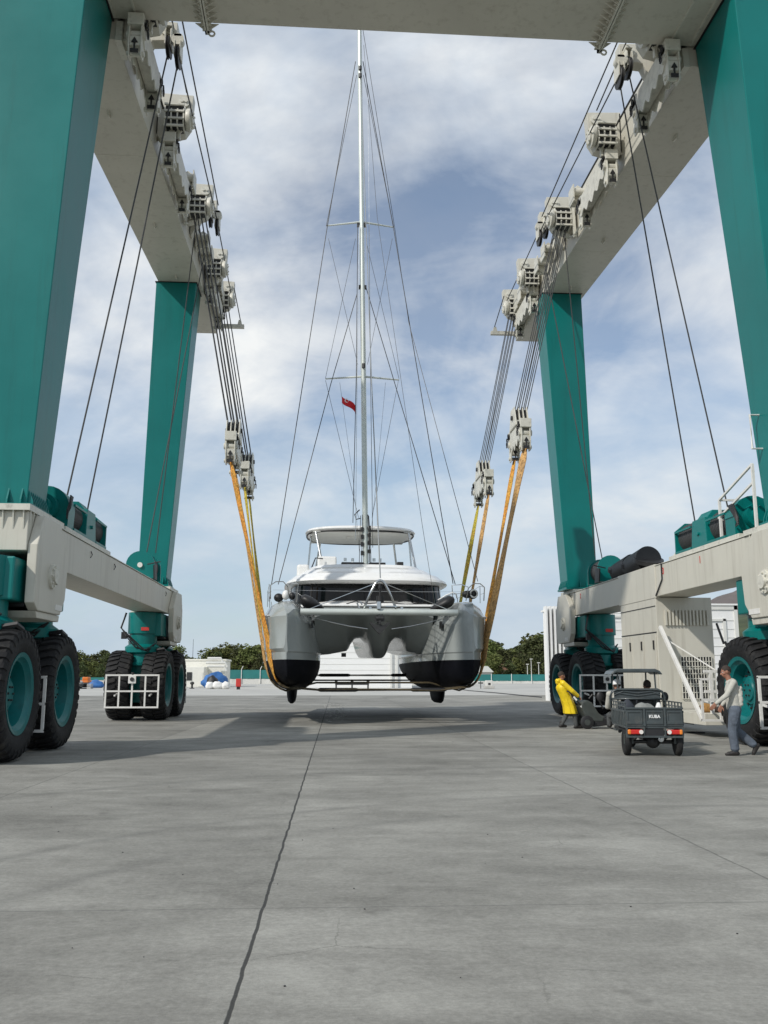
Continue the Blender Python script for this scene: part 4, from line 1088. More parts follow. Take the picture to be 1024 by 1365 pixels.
# pulpits, nets, cushions, fenders
for s in (-1, 1):
    q = MB()
    base = 4.1
    hu = lambda u, v, z: (s * u, v, z)
    q.tube([hu(3.62, .9, base), hu(3.62, .75, base + .45), hu(3.45, .65, base + .56), hu(3.2, .6, base + .56), hu(3.05, .7, base + .4), hu(3.0, .9, base)], .018, 6)
    q.tube([hu(3.7, 1.9, base), hu(3.7, 1.9, base + .6), hu(3.62, .75, base + .45)], .016, 6)
    q.tube([hu(2.75, 2.0, base), hu(2.7, 1.9, base + .62), hu(2.95, 1.4, base + .6), hu(3.05, .75, base + .45)], .016, 6)
    q.tube([hu(3.7, 1.9, base + .3), hu(3.6, .85, base + .25)], .01, 5)
    q.tube([hu(3.05, .8, base + .28), hu(2.72, 1.95, base + .3), hu(2.5, 3.4, base + .3)], .008, 5)
    for v in (4.5, 7.0, 9.5, 12): q.tube([hu(3.82, v, base), hu(3.82, v, base + .6)], .014, 5)
    q.tube([hu(3.7, 1.9, base + .6), hu(3.82, 4.5, base + .6), hu(3.82, 12, base + .6)], .008, 5)
    q.build('pulpit', M['steel'], cat, world=False)
    # dark cover with white rim lying inboard of the bow
    q = MB(); ring = []
    for t_, r_ in ((0, .03), (.12, .1), (.35, .16), (.6, .21), (.85, .2), (1, .1)):
        c = Vector((s * (1.82 + .8 * t_), 1.2, 3.8 + .36 * t_)); ring.append([c + Vector((s * -.25 * r_ * math.sin(a) , .55 * math.cos(a) * (r_ / .25), r_ * math.sin(a) * .95)) for a in [2 * PI * i / 14 for i in range(14)]])
    cv = MB().loft(ring).build('net_cover', M['black'], cat, world=False, smooth=True)
    pts = [Vector((s * (2.0 + .78 * t_), 1.0, 4.22 + .28 * t_)) for t_ in (0, .3, .6, .85, 1)]
    if s > 0:
        MB().tube([(2.05, 1.0, 4.12), (2.3, .95, 4.27), (2.55, .95, 4.38), (2.68, 1.0, 4.34), (2.72, 1.05, 4.2)], .022, 8).build('cover_rim', M['gel'], cv, world=False, smooth=True)
        MB().ball((3.08, 1.1, 4.33), .15, s=(1.2, 1, .9)).ball((3.3, 1.2, 4.35), .17).build('fender', M['black'], cat, world=False, smooth=True)
        MB().tube([(3.3 + .12 * math.cos(a), 1.0, 4.35 + .13 * math.sin(a)) for a in [2 * PI * i / 14 for i in range(14)]], .03, 6, closed=True).build('rope_coil', M['gelshade'], cat, world=False, smooth=True)
    else:
        MB().ball((-3.36, 1.5, 4.2), .15, s=(1.1, 1.3, 1)).build('fender', M['black'], cat, world=False, smooth=True)
        MB().ball((-3.12, 1.25, 4.27), .14, s=(.9, 1, 1.2)).build('fender', M['gel'], cat, world=False, smooth=True)
        MB().ball((-2.9, 1.3, 4.24), .12, s=(.9, 1, 1.1)).build('fender', M['black'], cat, world=False, smooth=True)
# trampoline net between beam and bridge deck
q = MB()
for i in range(22):
    u = -2.4 + i * 4.8 / 21
    q.bar((u, .55, 3.70), (u, 2.6, 3.86), .012)
for j in range(9):
    v = .6 + j * .24
    q.bar((-2.4, v, 3.705 + j * .019), (2.4, v, 3.705 + j * .019), .012)
q.build('trampoline_net', M['darkmetal'], cat, world=False)

# mast and rigging
YM = 35.6
mb0 = at(487.5, 752, Y=YM); mtp = at(479.0, 18, Y=YM)
def mp_(t_): return mb0 + (mtp - mb0) * t_
def mz(py): # point on mast at pixel row
    a, b = 0, 1.1
    for _ in range(40):
        m = (a + b) / 2; p = mp_(m)
        q_ = p - Vector((0, 0, HH)); yy = CY - F * q_.dot(cu_) / q_.dot(cf)
        if yy > py: a = m
        else: b = m
    return mp_(a)
m_ = MB(); rings = []
for t_ in [i / 10 for i in range(11)]:
    c = mp_(t_); w_ = .115 - .02 * t_; d_ = .18 - .04 * t_
    rings.append([c + Vector((math.cos(a) * w_, math.sin(a) * d_, 0)) for a in [2 * PI * i / 20 for i in range(20)]])
mo = m_.loft(rings).build('mast', M['mast'], cat, autos=50)
for py in (95, 105, 490): 
    p = mz(py); MB().cyl(p - Vector((0, .2, .08)), p - Vector((0, .2, -.1)), .07, n=8).build('halyard_sheave', M['darkmetal'], mo)
for py, w_ in ((300, .2), (383, .17)):
    p = mz(py); MB().box(p.x - w_, p.x + w_, p.y - .1, p.y + .1, p.z - .06, p.z + .06).build('mast_fitting', M['darkmetal'], mo)
q = MB(); b_ = mb0
for i, (dx_, dy_) in enumerate(((-.17, -.1), (.17, -.1), (-.25, .1), (.22, .1), (.13, -.2))):
    q.tube([b_ + Vector((dx_, dy_, .05)), b_ + Vector((dx_ * .9, dy_, .9 + i * .1)), mp_(.08) + Vector((dx_ * .7, dy_, 0))], .012, 6)
for dz in (.35, .7, 1.0, 1.3): q.box(b_.x - .2, b_.x - .1, b_.y - .2, b_.y, b_.z + dz, b_.z + dz + .16); q.box(b_.x + .1, b_.x + .2, b_.y - .2, b_.y, b_.z + dz + .08, b_.z + dz + .22)
q.tube([b_ + Vector((-.25, 0, 2.2)), b_ + Vector((-.45, 0, 2.0)), b_ + Vector((-.4, 0, 1.8)), b_ + Vector((-.2, 0, 1.85))], .025, 5)
q.build('halyard_bundle', M['darkmetal'], mo)
def sp_(xl, yl, xr, yr, pm):
    p = mz(pm)
    for x, y in ((xl, yl), (xr, yr)):
        e_ = at(x, y, Y=YM + .35)
        MB().tube([p, e_], [.05, .032], 8).build('spreader', M['mast'], mo)
sp_(435, 301, 525, 303, 296); sp_(434, 505, 532, 506.5, 502)
def wire(pts, r=.012, mat='darkmetal', name='shroud'):
    ps = []
    for q_ in pts: ps.append(at(q_[0], q_[1], Y=q_[2]) if len(q_) == 3 else q_[0])
    return MB().tube(ps, r, 5).build(name, M[mat], mo)
YD = 35.0
wire([(474, 82, YM), (436.5, 301, YM + .3), (362, 779, YD)], .018)
wire([(484, 82, YM), (524.5, 303, YM + .3), (604, 778, YD)], .018)
wire([(475.5, 100, YM), (435, 301, YM + .3)], .012); wire([(484.5, 100, YM), (525, 303, YM + .3)], .012)
wire([(476, 392, YM), (441, 512, YM), (371, 779, YD)], .017); wire([(488, 383, YM), (532, 530, YM), (607, 779, YD)], .017)
wire([(484, 40, YM), (526, 302, YM + .4), (545, 430, YM), (637, 775, 31.2)], .012)
wire([(438, 318, YM + .3), (477, 486, YM)], .009); wire([(523, 318, YM + .3), (490, 486, YM)], .009)
wire([(474, 318, YM), (434, 504, YM + .3)], .009); wire([(489, 325, YM), (532, 505, YM + .3)], .009)
wire([(434, 507, YM + .3), (478, 690, YM)], .009); wire([(531, 508, YM + .3), (496, 690, YM)], .009)
wire([(453, 510, YM + .3), (471, 640, YM + .2), (479, 735, YM)], .006); wire([(514, 510, YM + .3), (504, 620, YM), (492, 735, YM)], .006)
wire([(485, 60, YM), (503, 290, YM), (563, 700, 34), (580, 807, 33.4)], .009)
wire([(481, 95, YM - .15), (495, 500, 32.6), (507, 770, 30.05)], [.014, .02, .024], 'sail', 'forestay')
wire([(477, 300, YM - .2), (475, 500, YM - .2), (470.5, 697, YM - .2)], .016, 'darkmetal', 'halyard')
wire([(479, 300, YM - .2), (476, 500, YM - .2), (474, 720, YM - .2)], .012, 'steel', 'halyard')
wire([(492, 300, YM - .2), (494, 500, YM - .2), (497, 730, YM - .2)], .012, 'darkmetal', 'halyard')
wire([(490.5, 130, YM - .2), (494, 470, YM - .2), (503, 700, YM - .2)], .008, 'steel', 'halyard')
# waving red flag on its halyard
fl = empty('flag', at(474.5, 547, Y=YM - .2), 'small red flag with white crescent and star flying beside the mast', 'flag')
P0 = at(474.5, 547, Y=YM - .2); P1 = at(457.5, 531, Y=YM - .2)
hgt = .32; L_ = (P1 - P0)
vs = []; nx, ny = 14, 5
for i in range(nx + 1):
    for j in range(ny + 1):
        t_ = i / nx
        p = P0 + L_ * t_ + Vector((0, .08 * math.sin(t_ * 7), 0)) + Vector((.05 * math.sin(t_ * 5), 0, -.16 + j / ny * hgt * (1 - .15 * t_) + .05 * math.sin(t_ * 6)))
        vs.append(p)
fs = [(i * (ny + 1) + j, (i + 1) * (ny + 1) + j, (i + 1) * (ny + 1) + j + 1, i * (ny + 1) + j + 1) for i in range(nx) for j in range(ny)]
mf = paint('flag_red', (.62, .012, .02), .7, .05)
o = MB().add(vs, fs).build('flag_cloth', mf, fl, smooth=True); sm = o.modifiers.new('thick', 'SOLIDIFY'); sm.thickness = .006
c = P0 + L_ * .72; q = MB(); pts = []
for i in range(13):
    a = R(50) + R(260) * i / 12; pts.append((.085 * math.cos(a), .085 * math.sin(a)))
for i in range(13):
    a = R(310 - 13) - R(260 - 26) * i / 12; pts.append((.018 + .066 * math.cos(a), .066 * math.sin(a)))
q.prism([(c.x + x, c.z + .02 + z) for x, z in pts], 'y', c.y - .10, c.y - .095)
st = [(c.x + .075 + (.035 if i % 2 == 0 else .015) * math.cos(i * PI / 5), c.z + .02 + (.035 if i % 2 == 0 else .015) * math.sin(i * PI / 5)) for i in range(10)]
q.prism(st, 'y', c.y - .10, c.y - .095); q.build('crescent', M['gel'], fl)

# ------------------------------------------------------------------ slings
def sling(label, L_, y_l, R_, y_r, mats, wid=.26, th=.05, sag=.02, shift=0, zmid=None):
    (xl, zl), (xr, zr) = L_, R_
    ym = (y_l + y_r) / 2; v = ym - BY
    b = bot_half(v)
    off = .07
    sl = []
    c_ = toL(Vector((BX, ym, 0))).x
    for sgn in (-1, 1):
        seg = []
        seg.append((sgn * (wk(v) * .5 + ww(v) * .5 + .08), 2.75))
        seg.append((sgn * (ww(v) + .09), 2.12))
        for u, z in b[1:11]: seg.append((sgn * (u + off * .5), z - off))
        sl.append(seg)
    left = sl[0][:8]; right = list(reversed(sl[1][:8]))
    base = min(p[1] for p in left)
    pts = [Vector((xl, y_l, zl))]
    Wp = lambda u, z: Vector((BM @ Vector((u, v, z))))
    pts += [Vector((Wp(u, z).x, y_l * .5 + ym * .5, z)) for u, z in left]
    pts += [Vector((Wp(u, z).x, ym, zmid - sag)) for u, z in ((-2.0, 0), (0, 0), (2.0, 0))]
    pts += [Vector((Wp(u, z).x, y_r * .5 + ym * .5, z)) for u, z in right]
    pts += [Vector((xr, y_r, zr))]
    # drop points on the wrong side of the turn (keep monotone in x)
    clean = [pts[0]]
    for p in pts[1:]:
        if p.x > clean[-1].x + .01: clean.append(p)
    pts = clean
    # subdivide long runs with slight irregularity
    fine = []
    for a, b2 in zip(pts, pts[1:]):
        n = max(1, int((b2 - a).length / .45))
        for i in range(n): fine.append(a.lerp(b2, i / n))
    fine.append(pts[-1])
    rings = []
    for i, p in enumerate(fine):
        d = (fine[min(i + 1, len(fine) - 1)] - fine[max(i - 1, 0)]).normalized()
        nrm = Vector((0, 1, 0)).cross(d).normalized()
        tw = (.35 * (1 if p.x < BX else -1) * max(0, min(1, (p.z - 1.4) / .8))) + .15 * math.sin(i * .55 + shift)
        ax = (Vector((0, 1, 0)) * math.cos(tw) + nrm * math.sin(tw))
        no = ax.cross(d).normalized()
        w_ = wid * (1 + .10 * noise.noise(Vector((i * .4, shift, 0)))); w_ *= (.55 if i in (0, len(fine) - 1) else 1)
        rings.append([p + ax * w_ / 2 * math.cos(a) + no * th * math.sin(a) for a in [2 * PI * k / 10 for k in range(10)]])
    e = empty('lifting_sling', (fine[len(fine) // 2].x, ym, base), label, 'lifting sling', 'slings carrying the catamaran')
    n = len(rings)
    # split at the hull: left fall, underside run, right fall
    il = next(i for i, p in enumerate(fine) if p.z < 1.5); ir = n - 1 - next(i for i, p in enumerate(reversed(fine)) if p.z < 1.5)
    MB().loft(rings[:il + 1]).build('left_fall', M[mats[0]], e, smooth=True)
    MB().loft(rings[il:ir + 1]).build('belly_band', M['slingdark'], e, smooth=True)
    MB().loft(rings[ir:]).build('right_fall', M[mats[1]], e, smooth=True)
    # black protective sleeves between the hulls
    for x0, x1 in ((-.1, 1.25), (3.0, 4.2)):
        if shift in (0, 3):
            z = zmid - sag
            r2 = []
            for x, k_ in ((x0, .5), (x0 + .08, 1), (x1 - .1, 1), (x1, .6)):
                r2.append([Vector((x, ym + .16 * math.cos(a), z + .07 * k_ * math.sin(a))) for a in [2 * PI * k / 10 for k in range(10)]])
            MB().loft(r2).build('sling_sleeve', M['black'], e, smooth=True)
    return e
M['slingdark'] = sling_mat('dark_brown_webbing', (.10, .075, .035), (.05, .045, .03))  # much darker brown than the falls, for the run under the hulls
a, b_ = ACT['LF'], ACT['RF']
sling('thick orange sling nearest to us around the front of both hulls', (a[0], a[3]), a[1], (b_[0], b_[3]), b_[1], ('orange', 'tansling'), .38, .035, shift=0, zmid=1.14)
sling('second sling from the front, its orange left fall narrow and outermost', (a[0], a[3]), a[2], (b_[0], b_[3]), b_[2], ('tansling', 'orange'), .25, .03, shift=1, zmid=1.36)
a, b_ = ACT['LR'], ACT['RR']
sling('third sling from the front, olive on its left fall and tan on its right', (a[0], a[3]), a[1], (b_[0], b_[3]), b_[1], ('yellowsling', 'tansling'), .28, .03, shift=2, zmid=1.42)
sling('rearmost sling with a bright yellow right fall behind the right bow', (a[0], a[3]), a[2], (b_[0], b_[3]), b_[2], ('yellowsling', 'yellowsling'), .32, .03, shift=3, zmid=1.62)
# ------------------------------------------------------------------ background
rnd = random.Random(7)
def leafmat(name, c):
    m, t, b = nt(name); L = t.links.new
    tc = N(t, 'ShaderNodeTexCoord'); n = N(t, 'ShaderNodeTexNoise', Scale=.9, Detail=5.0); L(tc.outputs['Object'], n.inputs['Vector'])
    oi = N(t, 'ShaderNodeObjectInfo')
    r = ramp(t, [(.3, [x * .55 for x in c]), (.55, c), (.75, [c[0] * 1.6, c[1] * 1.45, c[2] * 1.2])]); L(n.outputs['Fac'], r.inputs['Fac'])
    hs = N(t, 'ShaderNodeHueSaturation'); L(r.outputs[0], hs.inputs['Color'])
    mr = N(t, 'ShaderNodeMapRange'); L(oi.outputs['Random'], mr.inputs[0]); mr.inputs[3].default_value = .65; mr.inputs[4].default_value = 1.25; L(mr.outputs[0], hs.inputs['Value'])
    mh_ = N(t, 'ShaderNodeMapRange'); L(oi.outputs['Random'], mh_.inputs[0]); mh_.inputs[3].default_value = .47; mh_.inputs[4].default_value = .52; L(mh_.outputs[0], hs.inputs['Hue'])
    L(hs.outputs[0], b.inputs['Base Color']); b.inputs['Roughness'].default_value = .8; b.inputs['Specular IOR Level'].default_value = .2
    return m
M['pine'] = leafmat('pine_foliage', (.085, .105, .042)); M['leaf'] = leafmat('broadleaf_foliage', (.12, .14, .045))
M['bark'] = paint('bark', (.09, .065, .045), .9, .3, 2)
def crown_mesh(seed, h, w, conifer):
    r = random.Random(seed); mb = MB(); vs = []; fs = []
    nl = 13 if conifer else 11
    lobes = []
    for i in range(nl):
        z = h * (.28 + .64 * r.random()); rad = w * .5 * (1 - (z / h - .3) * (.75 if conifer else .45)) * r.uniform(.3, 1)
        a = r.uniform(0, 2 * PI); lobes.append((math.cos(a) * rad * .8, math.sin(a) * rad * .8, z, r.uniform(.16, .30) * w))
    lobes.append((0, 0, h * .88, w * .16))
    for (lx, ly, lz, lr) in lobes:
        for k in range(150):
            # leaf clumps over the shell and inside of each lobe
            u = r.uniform(-1, 1); a = r.uniform(0, 2 * PI); q = math.sqrt(1 - u * u); rr = lr * r.uniform(.55, 1.08)
            c = Vector((lx + q * math.cos(a) * rr, ly + q * math.sin(a) * rr, lz + u * rr * .78))
            sz = r.uniform(.14, .36); n_ = Vector((r.gauss(0, 1), r.gauss(0, 1), r.gauss(0, 1) + .6)).normalized()
            t1 = n_.cross(Vector((0, 0, 1))).normalized() if abs(n_.z) < .95 else Vector((1, 0, 0)); t2 = n_.cross(t1)
            b = len(vs); vs += [c - t1 * sz, c - t2 * sz * .7, c + t1 * sz, c + t2 * sz * .7]; fs.append((b, b + 1, b + 2, b + 3))
    mb.add(vs, fs); return mb
protos = []
def tree_proto(i, conifer):
    h, w_ = (10.5, 6.2) if conifer else (8.5, 7.2)
    e = empty('pine_tree' if conifer else 'broadleaf_tree', (0, 0, 0))
    t_ = MB().tube([(0, 0, 0), (.1, .05, h * .3), (.0, .1, h * .6), (.05, 0, h * .85)], [.24, .19, .12, .05], 7)
    for k in range(6):
        a = k * 1.1 + i; z = h * (.35 + .07 * k); t_.tube([(0, 0, z), (math.cos(a) * w_ * .22, math.sin(a) * w_ * .22, z + .7), (math.cos(a) * w_ * .36, math.sin(a) * w_ * .36, z + 1.5)], [.09, .06, .03], 5)
    t_.build('trunk', M['bark'], e, world=False)
    crown_mesh(i * 13 + 5, h, w_, conifer).build('crown', M['pine' if conifer else 'leaf'], e, world=False, fix=False)
    return e
for i in range(3): protos.append((tree_proto(i, True), True))
for i in range(3, 5): protos.append((tree_proto(i, False), False))
used = set()
def put_tree(px, ytop, Y, which=None, n=[0]):
    pr, con = rnd.choice(protos) if which is None else protos[which]
    p = at(px, ytop, Y=Y); top = p.z
    base = 0 if Y < 330 else gh(p.x, Y) - .3
    hh = 10.5 if con else 8.5
    sc = (top - base) / (hh * .97)
    if id(pr) in used: o = copy_tree(pr)
    else: o = pr; used.add(id(pr))
    o.location = (p.x, Y, base); ws = sc * rnd.uniform(.9, 1.25)
    o.scale = (ws, ws, sc); o.rotation_euler = (0, 0, rnd.uniform(0, 6))
    side = 'left of the hoist' if px < 345 else ('behind the catamaran' if px < 645 else 'right of the catamaran')
    kind = 'dark green pine tree' if con else 'rounded leafy tree'
    tag(o, f'{kind} in the tree belt beyond the teal fence, {side}', 'tree', f'{kind}s beyond the fence, {side}')
    return o
def belt(x0, x1, prof, n, Y0, Y1):
    for i in range(n):
        x = x0 + (x1 - x0) * (i + rnd.uniform(.1, .9)) / n
        put_tree(x, tab(x, prof) + rnd.uniform(-1.5, 5), rnd.uniform(Y0, Y1))
belt(60, 150, [(60, 876), (95, 870), (110, 873), (150, 866)], 12, 196, 230)
belt(228, 352, [(228, 862), (248, 874), (268, 878), (280, 868), (300, 863), (352, 860)], 18, 196, 230)
belt(228, 352, [(228, 880), (352, 876)], 10, 188, 198)
belt(60, 150, [(60, 884), (150, 880)], 8, 188, 198)
belt(640, 730, [(640, 858), (652, 852), (672, 866), (690, 862), (710, 850), (730, 844)], 16, 205, 250)
belt(640, 730, [(640, 876), (730, 872)], 9, 190, 204)
belt(700, 760, [(700, 854), (730, 846), (760, 842)], 7, 260, 320)

# boundary wall and teal fence
M['tealnet'] = paint('teal_fence_net', (.02, .17, .16), .7, .2, .3)
M['wallw'] = paint('whitewashed_wall', (.62, .61, .57), .8, .08, .5, dirt=(.4, .38, .33), dirt_amt=.6)
M['shed'] = paint('white_sheet_cladding', (.80, .80, .78), .5, .03, .3)
def fence(x0, x1, Y, ztop, label, step=4.0, wall=1.1, lean=True):
    a, b_ = at(x0, 900, Y=Y).x, at(x1, 900, Y=Y).x
    e = empty('boundary_fence', ((a + b_) / 2, Y, 0), label, 'fence', 'teal fences round the yard')
    MB().box(a, b_, Y - .1, Y + .1, -.1, wall).build('base_wall', M['wallw'], e)
    q = MB(); n = max(2, int((b_ - a) / step * 4))
    vs = []; fs = []
    for i in range(n + 1):
        x = a + (b_ - a) * i / n; sg = .04 * math.sin(i * 1.7)
        vs += [(x, Y - .14 + sg, wall + .05), (x, Y - .14 + sg * .5, ztop)]
    fs = [(2 * i, 2 * i + 2, 2 * i + 3, 2 * i + 1) for i in range(n)]
    q.add(vs, fs); o = q.build('netting', M['tealnet'], e, fix=False); so_ = o.modifiers.new('t', 'SOLIDIFY'); so_.thickness = .03
    n = int((b_ - a) / step)
    for i in range(n + 1):
        x = a + (b_ - a) * i / max(n, 1)
        p = MB().cyl((x, Y - .22, 0), (x, Y - .22, ztop + .1), .07, n=8)
        if lean: p.bar((x, Y - .22, ztop + .1), (x + .3, Y - .5, ztop + .7), .09)
        p.build('fence_post', M['white'], e)
    return e
fence(297, 372, 172, at(330, 893, Y=172).z, 'teal netted fence with bent white posts left of the catamaran', 3.2, .9)
fence(455, 560, 150, at(545, 894, Y=150).z, 'teal screen wall seen low between the two hulls', 5, .3, lean=False)
fence(628, 735, 176, at(700, 899, Y=176).z, 'teal netted fence above pale wall right of the catamaran', 3.6, .45, lean=False)
fence(40, 140, 185, at(120, 903, Y=185).z, 'dark teal fence far off between the left wheel groups', 4, .6, lean=False)

# white utility hut on the left
def P2(x, y, Y): return at(x, y, Y=Y)
hl, hr_ = P2(243, 900, 125).x, P2(296, 900, 125).x; hz = P2(260, 880, 125).z
hut = empty('utility_hut', ((hl + hr_) / 2, 128, 0), 'low white flat roofed utility hut behind the far left wheels', 'hut')
M['hutw'] = paint('hut_render', (.74, .73, .66), .8, .05, .5, dirt=(.5, .48, .42), dirt_amt=.5)
x2 = P2(272, 900, 125).x
MB().box(hl - 1, x2, 125, 130, 0, P2(260, 889, 125).z).build('front_room', M['hutw'], hut, bevel=.05)
MB().box(hl - 2, hr_, 129, 136, 0, hz).build('main_block', M['hutw'], hut, bevel=.05)
MB().box(hl - 2.15, hr_ + .15, 128.9, 136.2, hz, hz + .22).build('roof_edge', M['hutw'], hut)
xw = P2(252.5, 900, 125).x; MB().box(xw - .35, xw + .35, 124.93, 125.0, P2(252, 907, 125).z, P2(252, 896, 125).z).build('window', M['darkmetal'], hut)
xw = P2(268, 900, 125).x; MB().box(xw - .3, xw + .25, 124.95, 125.0, .1, 2.0).build('door', M['hutw'], hut)
q = MB()
for dz, x0_, x1_ in ((3.9, 276, 294), (3.3, 274, 300), (2.8, 276, 299)):
    a, b_ = P2(x0_, 900, 127.5).x, P2(x1_, 900, 127.5).x; q.tube([(a, 127.5, dz), (b_, 127.5, dz), (b_ + .3, 127.5, dz - .6)], .16, 8)
q.build('pipework', M['gelshade'], hut)
ant = P2(258, 850, 150)
o = MB().cyl((ant.x, 150, 0), (ant.x, 150, P2(258, 852, 150).z), .06, .03, n=6).build('radio_mast', M['darkmetal']); tag(o, 'thin dark pole rising above the white hut roof', 'pole')

# tarps, sacks and clutter beside the hut
M['blue'] = paint('blue_tarp', (.03, .13, .36), .6, .3, .8, bump=.6, bscale=3); M['sack'] = paint('white_sack', (.72, .71, .68), .8, .08, 2, bump=.4, bscale=6)
def lump(name, c, r, s, mat, label, cat_, group=None, seed=0):
    mb = MB().ball((0, 0, 0), r, 18, 12, s)
    for i, p in enumerate(mb.v):
        f = 1 + .28 * noise.noise(p * (1.6 / r) + Vector((seed * 3.1, 0, 0))); p *= f
        p.z = max(p.z, -r * s[2] * .7)
    zmin = min(p.z for p in mb.v)
    for p in mb.v: p.z -= zmin
    o = mb.build(name, mat, None, smooth=True); o.location = c; tag(o, label, cat_, group); return o
p = P2(286, 912, 118); lump('tarp_pile', (p.x, 118, 0), 1.05, (1.5, 1, 1.1), M['blue'], 'large crumpled blue tarpaulin heap against the white hut', 'tarpaulin', seed=1)
p = P2(279, 912, 116); lump('tarp_pile', (p.x, 116, 0), .5, (1.2, 1, 1.2), M['blue'], 'small blue tarpaulin bundle in front of the larger heap', 'tarpaulin', seed=2)
p = P2(283, 912, 113); lump('sack', (p.x, 113, 0), .7, (1, 1, 1.3), M['black'], 'black bag of rubbish in front of the blue tarpaulins', 'bag', seed=8)
for x, sd, lb in ((280, 3, 'leftmost of three white bulk sacks by the blue tarpaulins'), (290, 4, 'widest, middle one of three white bulk sacks by the blue tarpaulins'), (301, 5, 'white bulk sack at the foot of the teal fence')):
    p = P2(x, 914, 110); lump('bulk_sack', (p.x, 110, 0), .46, (1.6 if sd == 4 else 1.15, 1, 1.1), M['sack'], lb, 'sack', 'white bulk sacks by the hut', seed=sd)
p = P2(318, 912, 105)
rb_ = empty('fire_box', (p.x, 105, 0), 'red fire hose box on a stand before the teal fence', 'fire box')
MB().box(p.x - .28, p.x + .28, 104.8, 105.2, .3, 1.2).build('box_body', M['red'], rb_, bevel=.03)
MB().box(p.x - .22, p.x + .22, 104.77, 104.8, .38, 1.12).build('box_door', M['red'], rb_); 
MB().box(p.x - .2, p.x + .2, 104.95, 105.05, 0, .3).build('box_stand', M['darkmetal'], rb_)
# clutter far left
cl = [(104, 'orange_digger'), ]
p = P2(113, 912, 128)
dg = empty('mini_excavator', (p.x, 128, 0), 'small orange excavator parked far off left of the far wheels', 'excavator')
M['orangep'] = paint('orange_paint', (.60, .16, .02), .5)
MB().box(p.x - .7, p.x + .7, 127, 129, .4, .9).box(p.x - .2, p.x + .6, 127.3, 128.7, .9, 1.35).build('body', M['orangep'], dg, bevel=.1)
MB().box(p.x - 1.0, p.x + 1.0, 126.9, 127.4, 0, .6).box(p.x - 1.0, p.x + 1.0, 128.6, 129.1, 0, .6).build('tracks', M['black'], dg, bevel=.15)
MB().bar((p.x - .6, 128, .8), (p.x - 1.3, 128, 1.3), .2).bar((p.x - 1.3, 128, 1.3), (p.x - 1.8, 128, .5), .15).build('boom', M['orangep'], dg)
for x, sd, mt, lb in ((102, 11, 'concrete', 'grey rubble heap nearest the left wheel at the yard edge'), (128, 12, 'blue', 'blue tarpaulin over goods just left of the far left wheels')):
    p = P2(x, 914, 120); lump('heap', (p.x, 120, 0), .65, (1.5, 1, .9), M[mt], lb, 'heap', seed=sd)
for i, (x, w2, h2, lb) in enumerate(((98, 1.7, .9, 'lower dark crate stack at the far left yard edge'), (107, 1.4, .7, 'pale pallet stack beside the dark crates at the far left'))):
    p = P2(x, 914, 112); e = empty('pallet_stack', (p.x, 112, 0), lb, 'pallets')
    q = MB()
    for k in range(int(h2 / .16)): q.box(p.x - w2, p.x + w2, 111.5, 112.5, k * .16, k * .16 + .1)
    q.build('planks', M['darkmetal' if i == 0 else 'concrete'], e)
# small objects on the apron
p = at(652, 918, Z=0); e = empty('service_bollard', p, 'white service pedestal standing on the pale apron right of the catamaran', 'pedestal')
hgt = at(652, 907, Y=p.y).z
MB().box(p.x - .42, p.x + .42, p.y - .3, p.y + .3, .3, hgt).build('pedestal_body', M['wallw'], e, bevel=.05); MB().box(p.x - .6, p.x + .6, p.y - .4, p.y + .4, 0, .32).build('pedestal_base', M['concrete'], e, bevel=.04); MB().box(p.x - .15, p.x + .15, p.y - .32, p.y - .3, hgt * .45, hgt * .7).build('socket_panel', M['darkmetal'], e)
p = at(641, 918, Z=0); e = MB().cyl(p, p + Vector((0, 0, .9)), .05, n=6).box(p.x - .3, p.x + .3, p.y - .03, p.y + .03, .6, .75).build('stand_pipe', M['darkmetal']); tag(e, 'dark stand pipe just left of the white service pedestal', 'pipe')
p = at(256, 918, Z=0); o = MB().cyl(p, p + Vector((0, 0, .5)), .12, n=8).ball(p + Vector((0, 0, .65)), .2, s=(1.3, 1, 1)).cyl(p, p + Vector((0, 0, .08)), .3, n=10).build('hydrant', M['darkmetal']); tag(o, 'little dark hydrant on the pale apron in front of the hut', 'hydrant')
for x in (612, 616): pass
# lamp posts
for x, yt, Y, lb in ((604 + 0, 0, 0, None), (708, 879, 190, 'thin lamp post among the trees right of the catamaran'), (703, 886, 184, 'shorter pale post at the fence right of the catamaran'), (718, 884, 180, 'pale lamp post nearest the corrugated shed')):
    if lb is None: continue
    p = P2(x, yt, Y); e = empty('lamp_post', (p.x, Y, 0), lb, 'lamp post')
    MB().cyl((p.x, Y, 0), (p.x, Y, p.z), .09, .06, n=6).build('pole', M['gelshade'], e); MB().box(p.x - .25, p.x + .25, Y - .3, Y + .1, p.z, p.z + .15).build('lamp_head', M['gelshade'], e)
# house roofs in the trees
for x0_, x1_, yb_, yt_, Y, mt, lb in ((632, 658, 896, 888, 186, 'gelshade', 'house with pale grey pitched roof behind the right fence'), (666, 688, 893, 885, 204, 'roof', 'house with brown tiled roof half hidden by trees')):
    if 'roof' not in M: M['roof'] = paint('roof_tiles', (.22, .12, .08), .8, .2, 2)
    a, b_ = P2(x0_, yb_, Y).x, P2(x1_, yb_, Y).x; ze, zr = P2(x0_, yb_, Y).z, P2(x0_, yt_, Y).z
    e = empty('house', ((a + b_) / 2, Y, 0), lb, 'house')
    MB().box(a + .3, b_ - .3, Y, Y + 6, 0, ze).build('wall', M['wallw'], e)
    MB().prism([(a, ze), (b_, ze), ((a + b_) / 2 + .8, zr), ((a + b_) / 2 - .8, zr)], 'y', Y - .4, Y + 6.4).build('roof', M[mt], e)
